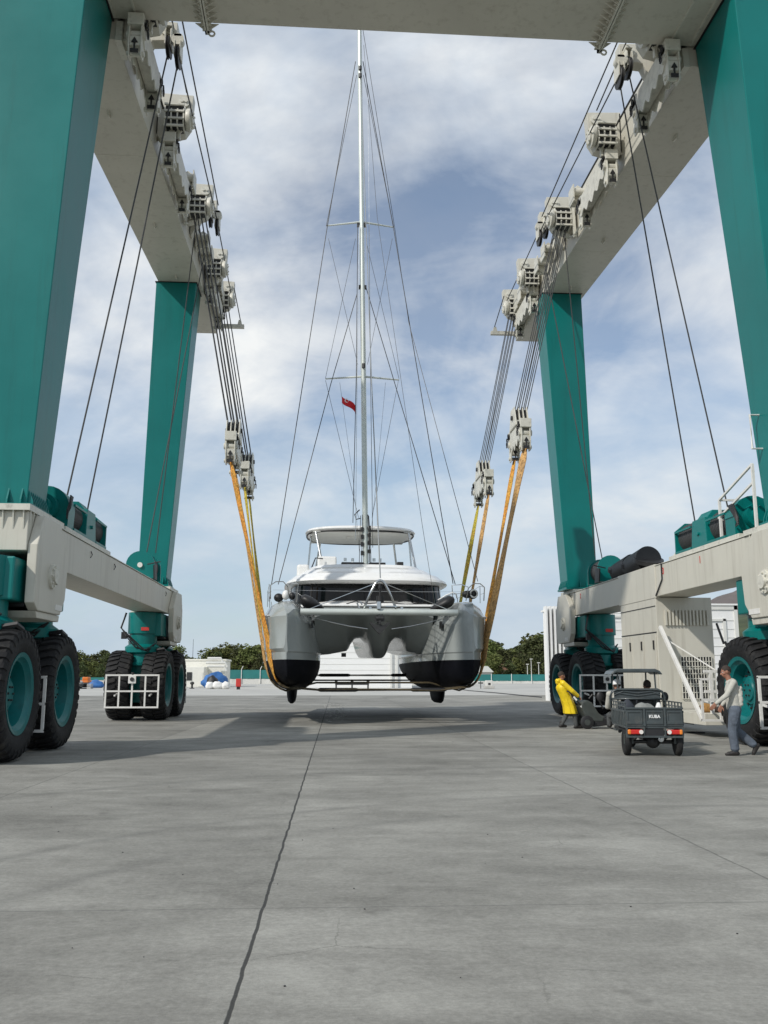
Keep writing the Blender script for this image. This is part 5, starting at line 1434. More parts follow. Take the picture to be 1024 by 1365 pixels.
# big white building between the hulls
Y = 118; a, b_ = P2(405, 880, Y).x, P2(549, 880, Y).x; zt = 7.6
e = empty('white_shed', ((a + b_) / 2, Y, 0), 'big plain white shed seen between the two hulls', 'shed')
q = MB().box(a, b_, Y, Y + 18, 0, zt).build('wall', M['shed'], e)
q2 = MB()
for z in [.75 * i for i in range(1, 10)]: q2.box(a, b_, Y - .03, Y, z - .03, z + .03)
q2.build('cladding_seam', M['gelshade'], q)
x = P2(524, 880, Y).x
q2 = MB().box(x - .35, x - .12, Y - .3, Y - .1, 0, zt).box(x + .35, x + .6, Y - .3, Y - .1, 0, zt).build('door_track', M['gelshade'], q)
MB().box(a - .2, b_ + .2, Y - .3, Y + 18.2, zt, zt + .3).build('roof', M['gelshade'], e)
# steel gantry table beneath it (low dark frames)
for x0_, x1_, yy, lb in ((447, 492, 905, 'low dark boat cradle standing in front of the white shed'),):
    Yc = 95; a2, b2 = P2(x0_, yy, Yc).x, P2(x1_, yy, Yc).x
    e = empty('boat_cradle', ((a2 + b2) / 2, Yc, 0), lb, 'cradle'); q = MB().box(a2, b2, Yc - .15, Yc + .15, .6, .8)
    q.build('beam', M['darkmetal'], e)
    for xx in (a2 + .1, (a2 + b2) / 2, b2 - .1): MB().box(xx - .08, xx + .08, Yc - .08, Yc + .08, 0, .6).build('leg', M['darkmetal'], e); MB().box(xx - .15, xx + .15, Yc - .15, Yc + .15, .8, 1.05).build('support_pad', M['black'], e)
# white sheds on the right
Y = 66
def shed(x0_, x1_, yt, Y, depth, label, corr=False):
    a, b_ = P2(x0_, 850, Y).x, P2(x1_, 850, Y).x; zt = P2((x0_ + x1_) / 2, yt, Y).z
    e = empty('white_shed', ((a + b_) / 2, Y, 0), label, 'shed', None)
    sh = depth * math.tan(R(16)); w2 = MB().hexa([Vector(k_) for k_ in ((a, Y, 0), (b_, Y, 0), (b_ + sh, Y + depth, 0), (a + sh, Y + depth, 0), (a, Y, zt), (b_, Y, zt), (b_ + sh, Y + depth, zt), (a + sh, Y + depth, zt))]).build('wall', M['shed'], e)
    q = MB()
    if corr:
        n = 12; 
        for i in range(n):
            xx = a + (b_ - a) * (i + .1) / n; wd_ = (b_ - a) / n * .5
            q.prism([(xx, Y), (xx + wd_ * .1, Y - .6), (xx + wd_ * .9, Y - .6), (xx + wd_, Y)], 'z', .0, zt + .35)
        q.build('folding_panel', M['shed'], w2)
    else:
        for z in [.6 * i for i in range(1, int(zt / .6))]: q.box(a + .3, b_ - .3, Y - .03, Y, z - .02, z + .02)
        q.build('cladding_seam', M['gelshade'], w2)
        q = MB().box(a, a + .25, Y - .08, Y, 0, zt).box(b_ - 1.1, b_ - .9, Y - .1, Y - .02, 0, zt - .9).box(b_ - .25, b_, Y - .08, Y, 0, zt).box(a, b_, Y - .08, Y, zt - .3, zt).box(a, b_ - .9, Y - .1, Y - .02, zt - 1.1, zt - .95)
        q.build('door_frame', M['gelshade'], w2)
    MB().box(a - .05, b_ + .1, Y - .15, Y + .4, zt, zt + .12).build('roof_trim', M['shed'], e)
    return e
shed(725, 790, 816, 58, 10, 'white shed with tall folded panels just right of the far right bracket', corr=True)
shed(790, 884, 803, 64, 14, 'white shed with ribbed door seen past the power cabinet')
shed(905, 985, 807, 62, 14, 'white framed shed in front of the mountain at the right')
q = MB(); 
for x in (955, 958): pass
# bits on the ground: hose lines, wet debris
def ground_line(name, pts, r, mat, label, cat_):
    ps = [at(x, y, Z=0) + Vector((0, 0, r)) for x, y in pts]
    f = []
    for a, b2 in zip(ps, ps[1:]):
        for i in range(6): f.append(a.lerp(b2, i / 6) + Vector((0, .05 * math.sin(i), 0)))
    f.append(ps[-1]); o = MB().tube(f, r, 5).build(name, M[mat], None); tag(o, label, cat_); return o
ground_line('hose', [(940, 978), (905, 977), (870, 975), (815, 972)], .022, 'black', 'black hose lying across the yard behind the tricycle', 'hose')
ground_line('hose', [(925, 966), (890, 960), (850, 957), (815, 955)], .016, 'black', 'thinner hose lying farther back beside the cabinet', 'hose')
ground_line('mooring_chain', [(594, 916), (625, 921), (660, 924), (700, 928), (722, 930)], .04, 'darkmetal', 'long dark chain lying on the apron right of the catamaran', 'chain')
M['puddle'] = paint('wet_paste', (.10, .10, .10), .12, .2, 3)
M['chips'] = paint('scraped_shells', (.5, .49, .46), .8, .2, 8)
q = MB(); rr = random.Random(4)
for i in range(150):
    c = at(rr.gauss(445, 9), min(962, max(938, rr.gauss(950, 6))), Z=0); s_ = rr.uniform(.015, .06); a = rr.uniform(0, 6)
    q.prism([(c.x + s_ * math.cos(a + k * 1.3) * rr.uniform(.6, 1.2), c.y + s_ * math.sin(a + k * 1.3)) for k in range(5)], 'z', .002, .015)
o = q.build('scraped_debris', M['chips']); tag(o, 'pale scraped shells and chips scattered under the catamaran', kind='stuff')
q = MB()
for i in range(26):
    c = at(rr.uniform(0, 1024), rr.uniform(985, 1340), Z=0); s_ = rr.uniform(.003, .008); a = rr.uniform(0, 6)
    q.prism([(c.x + s_ * math.cos(a + k * 1.25), c.y + s_ * math.sin(a + k * 1.25)) for k in range(5)], 'z', .001, .006)
o = q.build('grit', M['darkmetal']); tag(o, 'fine dark grit on the concrete yard', kind='stuff')
M['stain'] = paint('dried_slurry', (.36, .355, .33), .9, .25, 3)
# ------------------------------------------------------------------ people
M['skin'] = paint('skin', (.34, .17, .11), .55, .1, 6)
M['skin2'] = paint('tanned_skin', (.30, .14, .09), .55, .1, 6)
M['raincoat'] = paint('yellow_raincoat', (.80, .58, .015), .38, .08, 5, bump=.5, bscale=7, dirt=(.45, .32, .02), dirt_amt=.5)
M['greytrouser'] = paint('dark_grey_trousers', (.075, .08, .08), .9, .3, 8, bump=.6, bscale=16)
M['denim'] = paint('grey_blue_work_trousers', (.095, .115, .145), .9, .28, 7, bump=.6, bscale=16)
M['shirt'] = paint('stone_grey_shirt', (.44, .43, .38), .85, .08, 5, bump=.6, bscale=12)
M['boots'] = paint('black_work_shoes', (.02, .018, .017), .6, .3, 9)
M['hair'] = paint('short_dark_hair', (.035, .024, .018), .8, .4, 40)
M['capw'] = paint('white_cap', (.78, .78, .77), .7, .04, 10)
M['navy'] = paint('dark_work_jacket', (.03, .035, .045), .8, .3, 8)

def remesh(o, vox, sm=2):
    m = o.modifiers.new('remesh', 'REMESH'); m.mode = 'VOXEL'; m.voxel_size = vox; m.use_smooth_shade = True
    s_ = o.modifiers.new('smooth', 'SMOOTH'); s_.iterations = sm; s_.factor = .5

def hand(mb, wrist, fwd, palm_n, size=.095, curl=.6, left=False):
    """palm, four bent fingers of different lengths and a thumb"""
    fwd = Vector(fwd).normalized(); n = Vector(palm_n); n = (n - fwd * n.dot(fwd)).normalized(); side = fwd.cross(n).normalized() * (1 if left else -1)
    w_ = Vector(wrist)
    for k, o_ in enumerate((-.033, -.011, .011, .032)):
        base = w_ + fwd * size + side * o_ * -1
        mb.cap(w_ + side * o_ * -.6, base, .017, .0125)
        ln = (.062, .078, .085, .074)[3 - k] if True else .07
        d1 = (fwd * math.cos(curl * .5) + n * math.sin(curl * .5)); d2 = (fwd * math.cos(curl * 1.5) + n * math.sin(curl * 1.5)); d3 = (fwd * math.cos(curl * 2.4) + n * math.sin(curl * 2.4))
        a = base + d1 * ln * .45; b = a + d2 * ln * .32; c = b + d3 * ln * .24
        mb.cap(base, a, .0105, .0095); mb.cap(a, b, .0095, .0085); mb.cap(b, c, .0085, .0075)
    t0 = w_ + fwd * .03 - side * -.03; t1 = t0 + (side * .6 + fwd * .6 + n * .4).normalized() * .045; t2 = t1 + (fwd * .8 + n * .5 + side * .1).normalized() * .035
    mb.cap(w_ + fwd * .015, t0, .016, .014); mb.cap(t0, t1, .014, .011); mb.cap(t1, t2, .011, .008)

def head(mb, c, yaw=0, pitch=0, r=.098):
    """c = head centre; face along +y before yaw; adds skull, jaw, nose, ears, brow, lips, neck is separate"""
    Mt = Matrix.Translation(Vector(c)) @ Matrix.Rotation(yaw, 4, 'Z') @ Matrix.Rotation(pitch, 4, 'X')
    h = MB()
    h.ball((0, -.012, .022), r, 16, 12, (.80, 1.0, 1.02)); h.ball((0, .03, -.045), r * .72, 14, 10, (.82, .9, 1.0)); h.ball((0, .048, -.088), .034, 12, 8, (1.15, .9, .8))
    h.cap((0, .088, .012), (0, .113, -.022), .011, .017); h.ball((.013, .102, -.026), .012); h.ball((-.013, .102, -.026), .012)
    for s_ in (-1, 1):
        h.ball((s_ * .079, -.004, -.002), .03, 10, 8, (.35, .7, 1.05)); h.cap((s_ * .012, .086, .028), (s_ * .045, .074, .026), .011, .01); h.ball((s_ * .045, .06, -.02), .026)
    h.cap((-.02, .092, -.052), (.02, .092, -.052), .0075, .0075); h.cap((-.017, .09, -.063), (.017, .09, -.063), .0075, .0075)
    h.xf(Mt); mb.add(h.v, h.f); return Mt

def eyes(Mt, parent):
    q = MB()
    for s_ in (-1, 1): q.ball((s_ * .031, .077, .010), .0125, 10, 8, (1.3, .7, .8))
    q.xf(Mt).build('eyes', M['gel'], parent, smooth=True)
    q = MB()
    for s_ in (-1, 1): q.ball((s_ * .031, .0865, .010), .0055, 8, 6, (1, .5, 1))
    q.xf(Mt).build('pupils', M['black'], parent, smooth=True)

def shoe(mb, ank, toe, h=.07):
    ank = Vector(ank); toe = Vector(toe); d = (toe - ank); d.normalize()
    heel = ank - d * .05
    return ank, toe, heel

class Fig:
    def __init__(self, loc, rz, label, cat_='person', name='person', scale=1):
        self.e = empty(name, loc, label, cat_, rz=rz); self.e.scale = (scale,) * 3
        self.M = Matrix.Translation(loc) @ Matrix.Rotation(rz, 4, 'Z') @ Matrix.Scale(scale, 4)
    def part(self, name, mb, mat, vox=.011, sm=2, parent=None):
        o = mb.build(name, mat, parent or self.e, world=False, smooth=True, fix=False)
        if vox: remesh(o, vox, sm)
        return o

# --- walking man in grey shirt (local frame: +y forward, +x right)
gp = at(984, 1007, Z=0)
fg = Fig((gp.x, gp.y, 0), R(78), 'man in stone grey long sleeved shirt and blue grey trousers striding past the tyre')
J = dict(hip=Vector((0, .02, .96)), hl=Vector((-.10, .02, .92)), hr=Vector((.10, .0, .92)), kl=Vector((-.10, .10, .50)), al=Vector((-.10, .07, .10)),
         kr=Vector((.12, -.02, .49)), ar=Vector((.12, -.36, .19)), chest=Vector((0, .03, 1.30)), sl=Vector((-.20, .04, 1.45)), sr=Vector((.20, 0, 1.44)),
         el=Vector((-.25, .20, 1.20)), wl=Vector((-.24, .42, 1.03)), er=Vector((.25, .06, 1.15)), wr=Vector((.24, .20, .98)), neck=Vector((0, .07, 1.52)), head=Vector((0, .13, 1.665)))
b = MB()
Mt = head(b, J['head'], R(6), R(-14))
b.cap(J['neck'] - Vector((0, .01, .06)), J['head'] - Vector((0, .01, .05)), .062, .056)
b.cap(J['chest'], J['neck'] - Vector((0, 0, .08)), .12, .08); b.cap(J['chest'], J['hip'], .115, .12)
for a, k, c in (('sl', 'el', 'wl'), ('sr', 'er', 'wr')):
    b.cap(J['neck'] - Vector((0, 0, .09)), J[a], .05, .05); b.cap(J[a], J[k], .046, .037); b.cap(J[k], J[c], .036, .025)
for a, k, c in (('hl', 'kl', 'al'), ('hr', 'kr', 'ar')): b.cap(J[a], J[k], .075, .05); b.cap(J[k], J[c], .048, .035)
hand(b, J['wl'], (J['wl'] - J['el']) + Vector((0, .05, -.12)), (1, 0, 0), curl=.35, left=True); hand(b, J['wr'], (J['wr'] - J['er']) + Vector((0, 0, -.1)), (-1, 0, 0), curl=.6)
body = fg.part('body', b, M['skin2'], .0075, 2); eyes(Matrix.Translation(fg.M.translation) @ fg.M.to_3x3().to_4x4() @ Mt, fg.e)
b = MB(); b.ball((0, -.018, .034), .102, 16, 12, (.82, 1.0, 1.0)); b.xf(Mt)
iv = Mt.inverted(); keep = [i for i, p in enumerate(b.v) if True]
hm = MB(); 
for f in b.f:
    c = sum(((iv @ b.v[i]) for i in f), Vector()) / len(f)
    if c.z > .035 - .9 * max(0, -c.y) + 1.0 * max(0, c.y - .03): hm.f.append(f)
hm.v = b.v; o = fg.part('hair', hm, M['hair'], None); 
b = MB()   # shirt
up = Vector((0, 0, 1))
b.cap(J['chest'] + up * .0, J['chest'] + up * .12, .155, .12); b.cap(J['chest'] + Vector((-.06, 0, .02)), J['chest'] + Vector((-.11, 0, .12)), .12, .085); b.cap(J['chest'] + Vector((.06, 0, .02)), J['chest'] + Vector((.11, -.01, .12)), .12, .085)
b.cap(J['chest'], J['hip'] + up * .06, .150, .145); b.cap(J['hip'] + up * .10, J['hip'] - up * .0, .148, .150); b.cap(J['chest'] + Vector((.07, 0, -.1)), J['hip'] + Vector((.07, -.01, 0)), .11, .11); b.cap(J['chest'] + Vector((-.07, 0, -.1)), J['hip'] + Vector((-.07, -.01, 0)), .11, .11)
for a, k, c in (('sl', 'el', 'wl'), ('sr', 'er', 'wr')):
    b.cap(J['chest'] + up * .14, J[a], .08, .072); b.cap(J[a], J[k], .068, .055); b.cap(J[k], J[k].lerp(J[c], .93), .055, .038)
for k in range(9):
    z = 1.02 + k * .04; b.cap((-.12, -.10 + .01 * math.sin(k * 2), z), (.11, -.115 + .02 * math.sin(k * 1.3), z + .03 * math.sin(k * 3)), .045, .05)
b.cap(J['neck'] - Vector((0, .0, .07)), J['neck'] - Vector((0, 0, .035)), .085, .068)
fg.part('shirt', b, M['shirt'], .011, 1)
q = MB().box(-.05, .06, -.158, -.15, 1.395, 1.415); q.box(-.03, .05, -.158, -.15, 1.375, 1.385)
q.build('printed_mark', M['navy'], fg.e, world=False)
b = MB()   # trousers
b.cap(J['hip'] + up * .02, J['hip'] - up * .06, .142, .14)
for a, k, c in (('hl', 'kl', 'al'), ('hr', 'kr', 'ar')):
    b.cap(J[a] - up * .02, J[k], .125, .096); b.cap(J[k], J[k].lerp(J[c], .88), .096, .086); b.ball(J[k].lerp(J[c], .9), .092, s=(1, 1, .6)); b.ball(J[k] + Vector((0, .01, 0)), .088, s=(1, 1, .8))
    m_ = J[a].lerp(J[k], .6); b.ball(m_ + Vector((-.09 if a == 'hl' else .09, 0, 0)), .07, s=(.5, .9, 1.2))
fg.part('trousers', b, M['denim'], .012, 1)
for (a, fwd_, dn) in (('al', Vector((-.02, .99, 0)), Vector((0, 0, -1))), ('ar', Vector((.05, .55, -.83)), Vector((.0, -.83, -.55)))):
    b = MB(); A = J[a]; f_ = fwd_.normalized(); d_ = dn.normalized()
    b.cap(A + d_ * .0, A + d_ * .04 - f_ * .02, .05, .052); b.cap(A + d_ * .055 - f_ * .045, A + d_ * .06 + f_ * .13, .042, .043); b.cap(A + d_ * .03, A + d_ * .055 + f_ * .1, .048, .042); b.cap(A + d_ * .068 + f_ * .10, A + d_ * .072 + f_ * .18, .034, .028)
    fg.part('shoe', b, M['boots'], .009, 1)

# --- worker in yellow raincoat
gy = at(760, 971, Z=0)
fy = Fig((gy.x, gy.y, 0), R(-82), 'worker in long yellow raincoat leaning back on the handles of the cart')
J = dict(hip=Vector((0, -.09, .90)), hl=Vector((-.09, -.09, .86)), hr=Vector((.09, -.09, .86)), kl=Vector((-.09, -.02, .47)), al=Vector((-.09, -.24, .12)), kr=Vector((.10, .13, .46)), ar=Vector((.10, .16, .10)),
         chest=Vector((0, -.22, 1.21)), sl=Vector((-.19, -.25, 1.36)), sr=Vector((.19, -.25, 1.36)), el=Vector((-.25, .0, 1.15)), wl=Vector((-.20, .20, 1.04)), er=Vector((.26, .0, 1.12)), wr=Vector((.21, .22, .96)), neck=Vector((0, -.25, 1.43)), head=Vector((0, -.22, 1.58)))
b = MB(); Mt = head(b, J['head'], 0, R(-12))
b.cap(J['neck'] - up * .08, J['head'] - up * .05, .062, .055); b.cap(J['chest'], J['neck'] - up * .08, .12, .08); b.cap(J['chest'], J['hip'], .115, .12)
for a, k, c in (('sl', 'el', 'wl'), ('sr', 'er', 'wr')): b.cap(J['neck'] - up * .09, J[a], .05, .05); b.cap(J[a], J[k], .046, .037); b.cap(J[k], J[c], .036, .025)
for a, k, c in (('hl', 'kl', 'al'), ('hr', 'kr', 'ar')): b.cap(J[a], J[k], .075, .05); b.cap(J[k], J[c], .048, .035)
hand(b, J['wl'], J['wl'] - J['el'], (0, 0, -1), curl=.95, left=True, size=.08); hand(b, J['wr'], J['wr'] - J['er'], (0, 0, -1), curl=.95, size=.08)
fy.part('body', b, M['skin2'], .0075, 2); eyes(fy.M @ Mt, fy.e)
b = MB(); b.ball((0, -.018, .034), .103, 16, 12, (.82, 1.0, 1.0)); b.xf(Mt); iv = Mt.inverted(); hm = MB()
for f in b.f:
    c = sum(((iv @ b.v[i]) for i in f), Vector()) / len(f)
    if c.z > .035 - .9 * max(0, -c.y) + 1.0 * max(0, c.y - .03): hm.f.append(f)
hm.v = b.v; fy.part('hair', hm, M['hair'], None)
b = MB()
b.cap(J['chest'] - up * .02, J['chest'] + up * .12, .17, .135); b.cap(J['chest'] + Vector((-.07, 0, 0)), J['chest'] + Vector((-.12, 0, .12)), .12, .085); b.cap(J['chest'] + Vector((.07, 0, 0)), J['chest'] + Vector((.12, 0, .12)), .12, .085)
b.cap(J['chest'], J['hip'], .17, .175)
for s_ in (-1, 1):
    b.cap(J['chest'] + Vector((s_ * .07, -.02, 0)), J['hip'] + Vector((s_ * .06, 0, 0)), .14, .15)
rs = []
for z, cy_, rx, ry in ((1.0, -.12, .19, .16), (.85, -.07, .21, .18), (.65, -.0, .22, .19), (.44, .04, .23, .21)):
    rs.append([Vector((rx * math.cos(2*PI*k/24) * (1 + .07 * math.sin(k * 2.1)), cy_ + ry * math.sin(2*PI*k/24) * (1 + .07 * math.sin(k * 1.7)), z)) for k in range(24)])
b.loft(rs)
for a, k, c in (('sl', 'el', 'wl'), ('sr', 'er', 'wr')):
    b.cap(J['chest'] + up * .13, J[a], .09, .082); b.cap(J[a], J[k], .08, .078); b.cap(J[k], J[k].lerp(J[c], .85), .078, .062)
b.cap(J['neck'] - Vector((0, .03, .05)), J['neck'] - Vector((0, .045, .0)), .09, .075)
b.cap(Vector((-.06, -.36, 1.43)), Vector((.06, -.36, 1.43)), .05, .05); b.cap(Vector((0, -.35, 1.38)), Vector((0, -.37, 1.44)), .07, .055)
fy.part('raincoat', b, M['raincoat'], .012, 1)
b = MB()
for a, k, c in (('hl', 'kl', 'al'), ('hr', 'kr', 'ar')): b.cap(J[a], J[k], .1, .08); b.cap(J[k], J[k].lerp(J[c], .95), .08, .068)
fy.part('trousers', b, M['greytrouser'], .012, 1)
for a, f_ in (('al', Vector((-.05, .95, .0))), ('ar', Vector((.0, .98, .02)))):
    b = MB(); A = J[a]; d_ = Vector((0, 0, -1)); f_.normalize()
    b.cap(A + up * .06, A + d_ * .03, .055, .055); b.cap(A + d_ * .055 - f_ * .045, A + d_ * .055 + f_ * .14, .045, .044); b.cap(A + d_ * .03, A + d_ * .05 + f_ * .1, .05, .044)
    fy.part('boot', b, M['boots'], .009, 1)

# --- floor sweeper cart behind the tricycle
p = at(783, 971, Z=0)
ctr = empty('sweeper_cart', (p.x, p.y, 0), 'dark wheeled sweeper cart hitched between the raincoat worker and the tricycle', 'cart')
X0, Y0 = p.x, p.y
def C(x, y, z): return Vector((X0 + x, Y0 + y, z))
b = MB(); 
poly = [(-.12, .34), (.0, .22), (.42, .20), (.48, .34), (.30, .46), (.10, .78), (-.06, .86), (-.22, .80), (-.25, .66)]
b.prism([(X0 + x, z) for x, z in poly], 'y', Y0 - .28, Y0 + .28)
M['cartgrey'] = paint('grey_green_plastic', (.05, .058, .053), .5, .2, 4); M['trike'] = paint('dark_green_grey_paint', (.05, .062, .064), .38, .2, 3, coat=.2, dirt=(.15, .14, .12), dirt_amt=.5)
b.build('hopper', M['cartgrey'], ctr, bevel=.05, seg=3)
b = MB().prism([(X0 + x, z) for x, z in [(.1, .06), (.75, .12), (.95, .22), (.7, .32), (.2, .30)]], 'y', Y0 - .26, Y0 + .26); b.build('brush_guard', M['black'], ctr, bevel=.03)
b = MB().tube([C(.0, -.3, .9), C(.1, -.3, 1.02), C(.28, -.3, .92), C(.42, -.3, .6)], .025, 6); b.build('front_handle', M['black'], ctr)
for y in (-.34, .34):
    w2 = MB().lathe([(-.05, 0), (-.05, .17), (-.035, .2), (.035, .2), (.05, .17), (.05, 0)], C(-.10, y, .2), 'y', 22).build('wheel', M['black'], ctr, autos=40)
    MB().lathe([(-.06, 0), (-.06, .09), (.06, .09), (.06, 0)], C(-.10, y, .2), 'y', 14).build('hub', M['cartgrey'], w2)
for i, y in enumerate((-.24, .16)):
    t_ = MB().tube([C(-.05, y, .42), C(-.34, y, .82), C(-.58, y, 1.10), C(-.66, y, 1.12)], .024, 8).build('push_handle', M['black'], ctr, smooth=True)
    for a, b_ in ((.12, .38), (.62, .78)):
        p0 = C(-.05, y, .42).lerp(C(-.34, y, .82), a) if a < .5 else C(-.34, y, .82).lerp(C(-.58, y, 1.10), .1)
        p1 = C(-.05, y, .42).lerp(C(-.34, y, .82), b_ + .3) if a < .5 else C(-.34, y, .82).lerp(C(-.58, y, 1.10), .5)
        MB().tube([p0, p1], .028, 8).build('reflective_band', M['gel'], t_)
tr_at = at(826, 975, Y=19.9)
b = MB().tube([C(.55, 0, .3), C(1.2, -1.2, .42), tr_at], .035, 6); b.tube([C(.55, .1, .3), C(1.1, -1.0, .5), tr_at + Vector((0, 0, .1))], .02, 6); b.build('tow_bar', M['black'], ctr)

# ------------------------------------------------------------------ cargo tricycle
pr = at(870, 1007, Z=0)
TR = R(-9)
tri = empty('cargo_tricycle', (pr.x, pr.y, 0), 'dark grey three wheeled cargo tricycle with roofed cab, tailgate toward us', 'tricycle', rz=TR)
def T(name, mb, mat, par=None, **k): return mb.build(name, M[mat], par or tri, world=False, **k)
W2 = .565
# chassis, deck
T('chassis', MB().box(-.36, -.28, -.3, 2.4, .40, .47).box(.28, .36, -.3, 2.4, .40, .47).box(-.36, .36, -.325, -.26, .43, .5).cyl((-.52, 0, .27), (.52, 0, .27), .04, n=10).ball((.02, 0, .27), .13, s=(1.1, 1, 1)).box(-.12, .12, .3, .8, .28, .42).bar((-.3, -.3, .44), (-.3, .3, .28), .04).bar((.3, -.3, .44), (.3, .3, .28), .04), 'darkmetal', bevel=.008)
T('exhaust', MB().cyl((.13, -.28, .34), (.13, .5, .34), .055, n=14).cyl((.13, -.34, .34), (.13, -.28, .34), .03, n=10), 'steel', autos=40)
box = T('cargo_box', MB().box(-W2, W2, -.34, 1.36, .55, .60).box(-W2, W2, 1.32, 1.36, .60, .86).box(-W2, -W2 + .035, -.34, 1.36, .60, .88).box(W2 - .035, W2, -.34, 1.36, .60, .88), 'trike', bevel=.006)
for s_ in (-1, 1):
    q = MB()
    for y in [-.30 + i * .19 for i in range(9)]: q.box(s_ * W2, s_ * (W2 + .022), y, y + .07, .60, .86)
    q.box(s_ * (W2 - .03), s_ * (W2 + .02), -.34, 1.36, .86, .90)
    for y in [-.32 + i * .28 for i in range(7)]: q.box(s_ * (W2 - .025), s_ * W2, y, y + .03, .88, 1.06)
    for z in (.96, 1.04): q.box(s_ * (W2 - .022), s_ * (W2 + .003), -.34, 1.36, z, z + .025)
    T('side_rack', q, 'trike', box, bevel=.003)
tg = T('tailgate', MB().box(-W2 + .01, W2 - .01, -.375, -.345, .60, .95), 'trike', bevel=.006)
q = MB()
for a, b_ in ((-.545, -.24), (-.17, .17), (.24, .545)):
    q.box(a, b_, -.392, -.375, .865, .90); q.box(a, b_, -.392, -.375, .64, .70); q.box(a, a + .03, -.39, -.375, .7, .865); q.box(b_ - .03, b_, -.39, -.375, .7, .865)
q.box(-W2, W2, -.40, -.375, .93, .965); q.box(-.22, -.18, -.41, -.375, .6, .96); q.box(.18, .22, -.41, -.375, .6, .96)
T('tailgate_ribs', q, 'trike', tg, bevel=.004)
m = Matrix.Translation((pr.x, pr.y, 0)) @ Matrix.Rotation(TR, 4, 'Z') @ Matrix.Translation((.0, -.394, .785)) @ Matrix.Rotation(R(90), 4, 'X')
text_mesh('lettering', 'KUBA', .085, M['gel'], tg, m, .004)
bp_ = T('bumper', MB().box(-W2, W2, -.36, -.33, .37, .41).box(-W2, W2, -.361, -.329, .555, .60).box(-W2, -W2 + .04, -.362, -.328, .38, .59).box(W2 - .04, W2, -.362, -.328, .38, .59).box(-.22, -.19, -.362, -.328, .38, .59).box(.19, .22, -.362, -.328, .38, .59), 'trike', bevel=.004)
T('number_plate_recess', MB().box(-.18, .18, -.345, -.335, .41, .555), 'black', bp_)
M['lampred'] = paint('red_lens', (.55, .02, .015), .15, .1, 20, coat=.5); M['lampor'] = paint('amber_lens', (.75, .22, .03), .2); M['lampw'] = paint('clear_lens', (.75, .72, .66), .15)
for s_ in (-1, 1):
    lp = T('tail_lamp', MB().box(s_ * .24, s_ * .53, -.395, -.35, .44, .53), 'lampred', bevel=.015)
    T('indicator_lens', MB().box(s_ * .47, s_ * .535, -.402, -.352, .437, .533), 'lampor', lp, bevel=.02)
    T('reverse_lens', MB().cyl((s_ * .275, -.408, .485), (s_ * .275, -.38, .485), .042, n=14), 'lampw', lp, autos=40)
    T('mudflap', MB().box(s_ * .40, s_ * .59, -.20, -.18, .24, .44), 'cartgrey')
    wl_ = T('wheel', MB().lathe([(-.055, .17), (-.065, .22), (-.05, .255), (-.02, .265), (.02, .265), (.05, .255), (.065, .22), (.055, .17)], (s_ * .505, 0, .265), 'x', 28), 'rubber', autos=50)
    T('rim', MB().lathe([(-.04, 0), (-.04, .12), (-.05, .17), (.05, .17), (.04, .12), (.04, 0)], (s_ * .505, 0, .265), 'x', 20), 'darkmetal', wl_, autos=40)
wl_ = T('wheel', MB().lathe([(-.045, .2), (-.055, .24), (-.03, .275), (.03, .275), (.055, .24), (.045, .2)], (0, 2.25, .275), 'x', 28), 'rubber', autos=50)
T('rim', MB().lathe([(-.03, 0), (-.03, .14), (-.045, .2), (.045, .2), (.03, .14), (.03, 0)], (0, 2.25, .275), 'x', 20), 'darkmetal', wl_, autos=40)
T('front_fork', MB().bar((-.1, 2.25, .275), (-.1, 2.0, .95), .05).bar((.1, 2.25, .275), (.1, 2.0, .95), .05).bar((-.36, 1.95, 1.02), (.36, 1.95, 1.02), .035).prism([(2.0, .55), (2.48, .6), (2.5, .68), (2.0, .7)], 'x', -.09, .09), 'darkmetal')
T('front_fairing', MB().prism([(2.05, .45), (2.35, .6), (2.3, 1.1), (2.1, 1.25), (1.95, .95)], 'x', -.38, .38), 'trike', bevel=.04)
T('headlight', MB().cyl((0, 2.3, 1.0), (0, 2.42, .98), .1, n=18), 'lampw', autos=40)
# arched head guard of the cargo bed
arch = [(-.58, .86), (-.58, 1.14), (-.54, 1.24), (-.44, 1.29), (.44, 1.29), (.54, 1.24), (.58, 1.14), (.58, .86)]
q = MB().tube([(x, 1.34, z) for x, z in arch], .028, 8)
q.tube([(-.56, 1.34, 1.09), (.56, 1.34, 1.09)], .024, 8)
hg = T('head_guard', q, 'trike', smooth=True)
q = MB().tube([(-.5, 1.34, 1.17), (-.3, 1.34, 1.25), (0, 1.34, 1.21), (.3, 1.34, 1.25), (.5, 1.34, 1.17)], .016, 6).tube([(-.5, 1.34, 1.22), (0, 1.34, 1.15), (.5, 1.34, 1.22)], .012, 6)
q.box(-.5, .5, 1.35, 1.36, 1.10, 1.27); T('guard_scroll', q, 'trike', hg)
st_ = T('seat', MB().box(-.34, .34, 1.48, 1.85, .68, .80), 'black', bevel=.03)
T('backrest', MB().box(-.34, -.02, 1.42, 1.5, .80, 1.08).box(.02, .34, 1.42, 1.5, .80, 1.08), 'black', bevel=.03)
T('engine_cover', MB().box(-.3, .3, 1.45, 1.9, .45, .68), 'trike', bevel=.02)
T('footboard', MB().box(-.42, .42, 1.85, 2.15, .38, .42), 'trike')
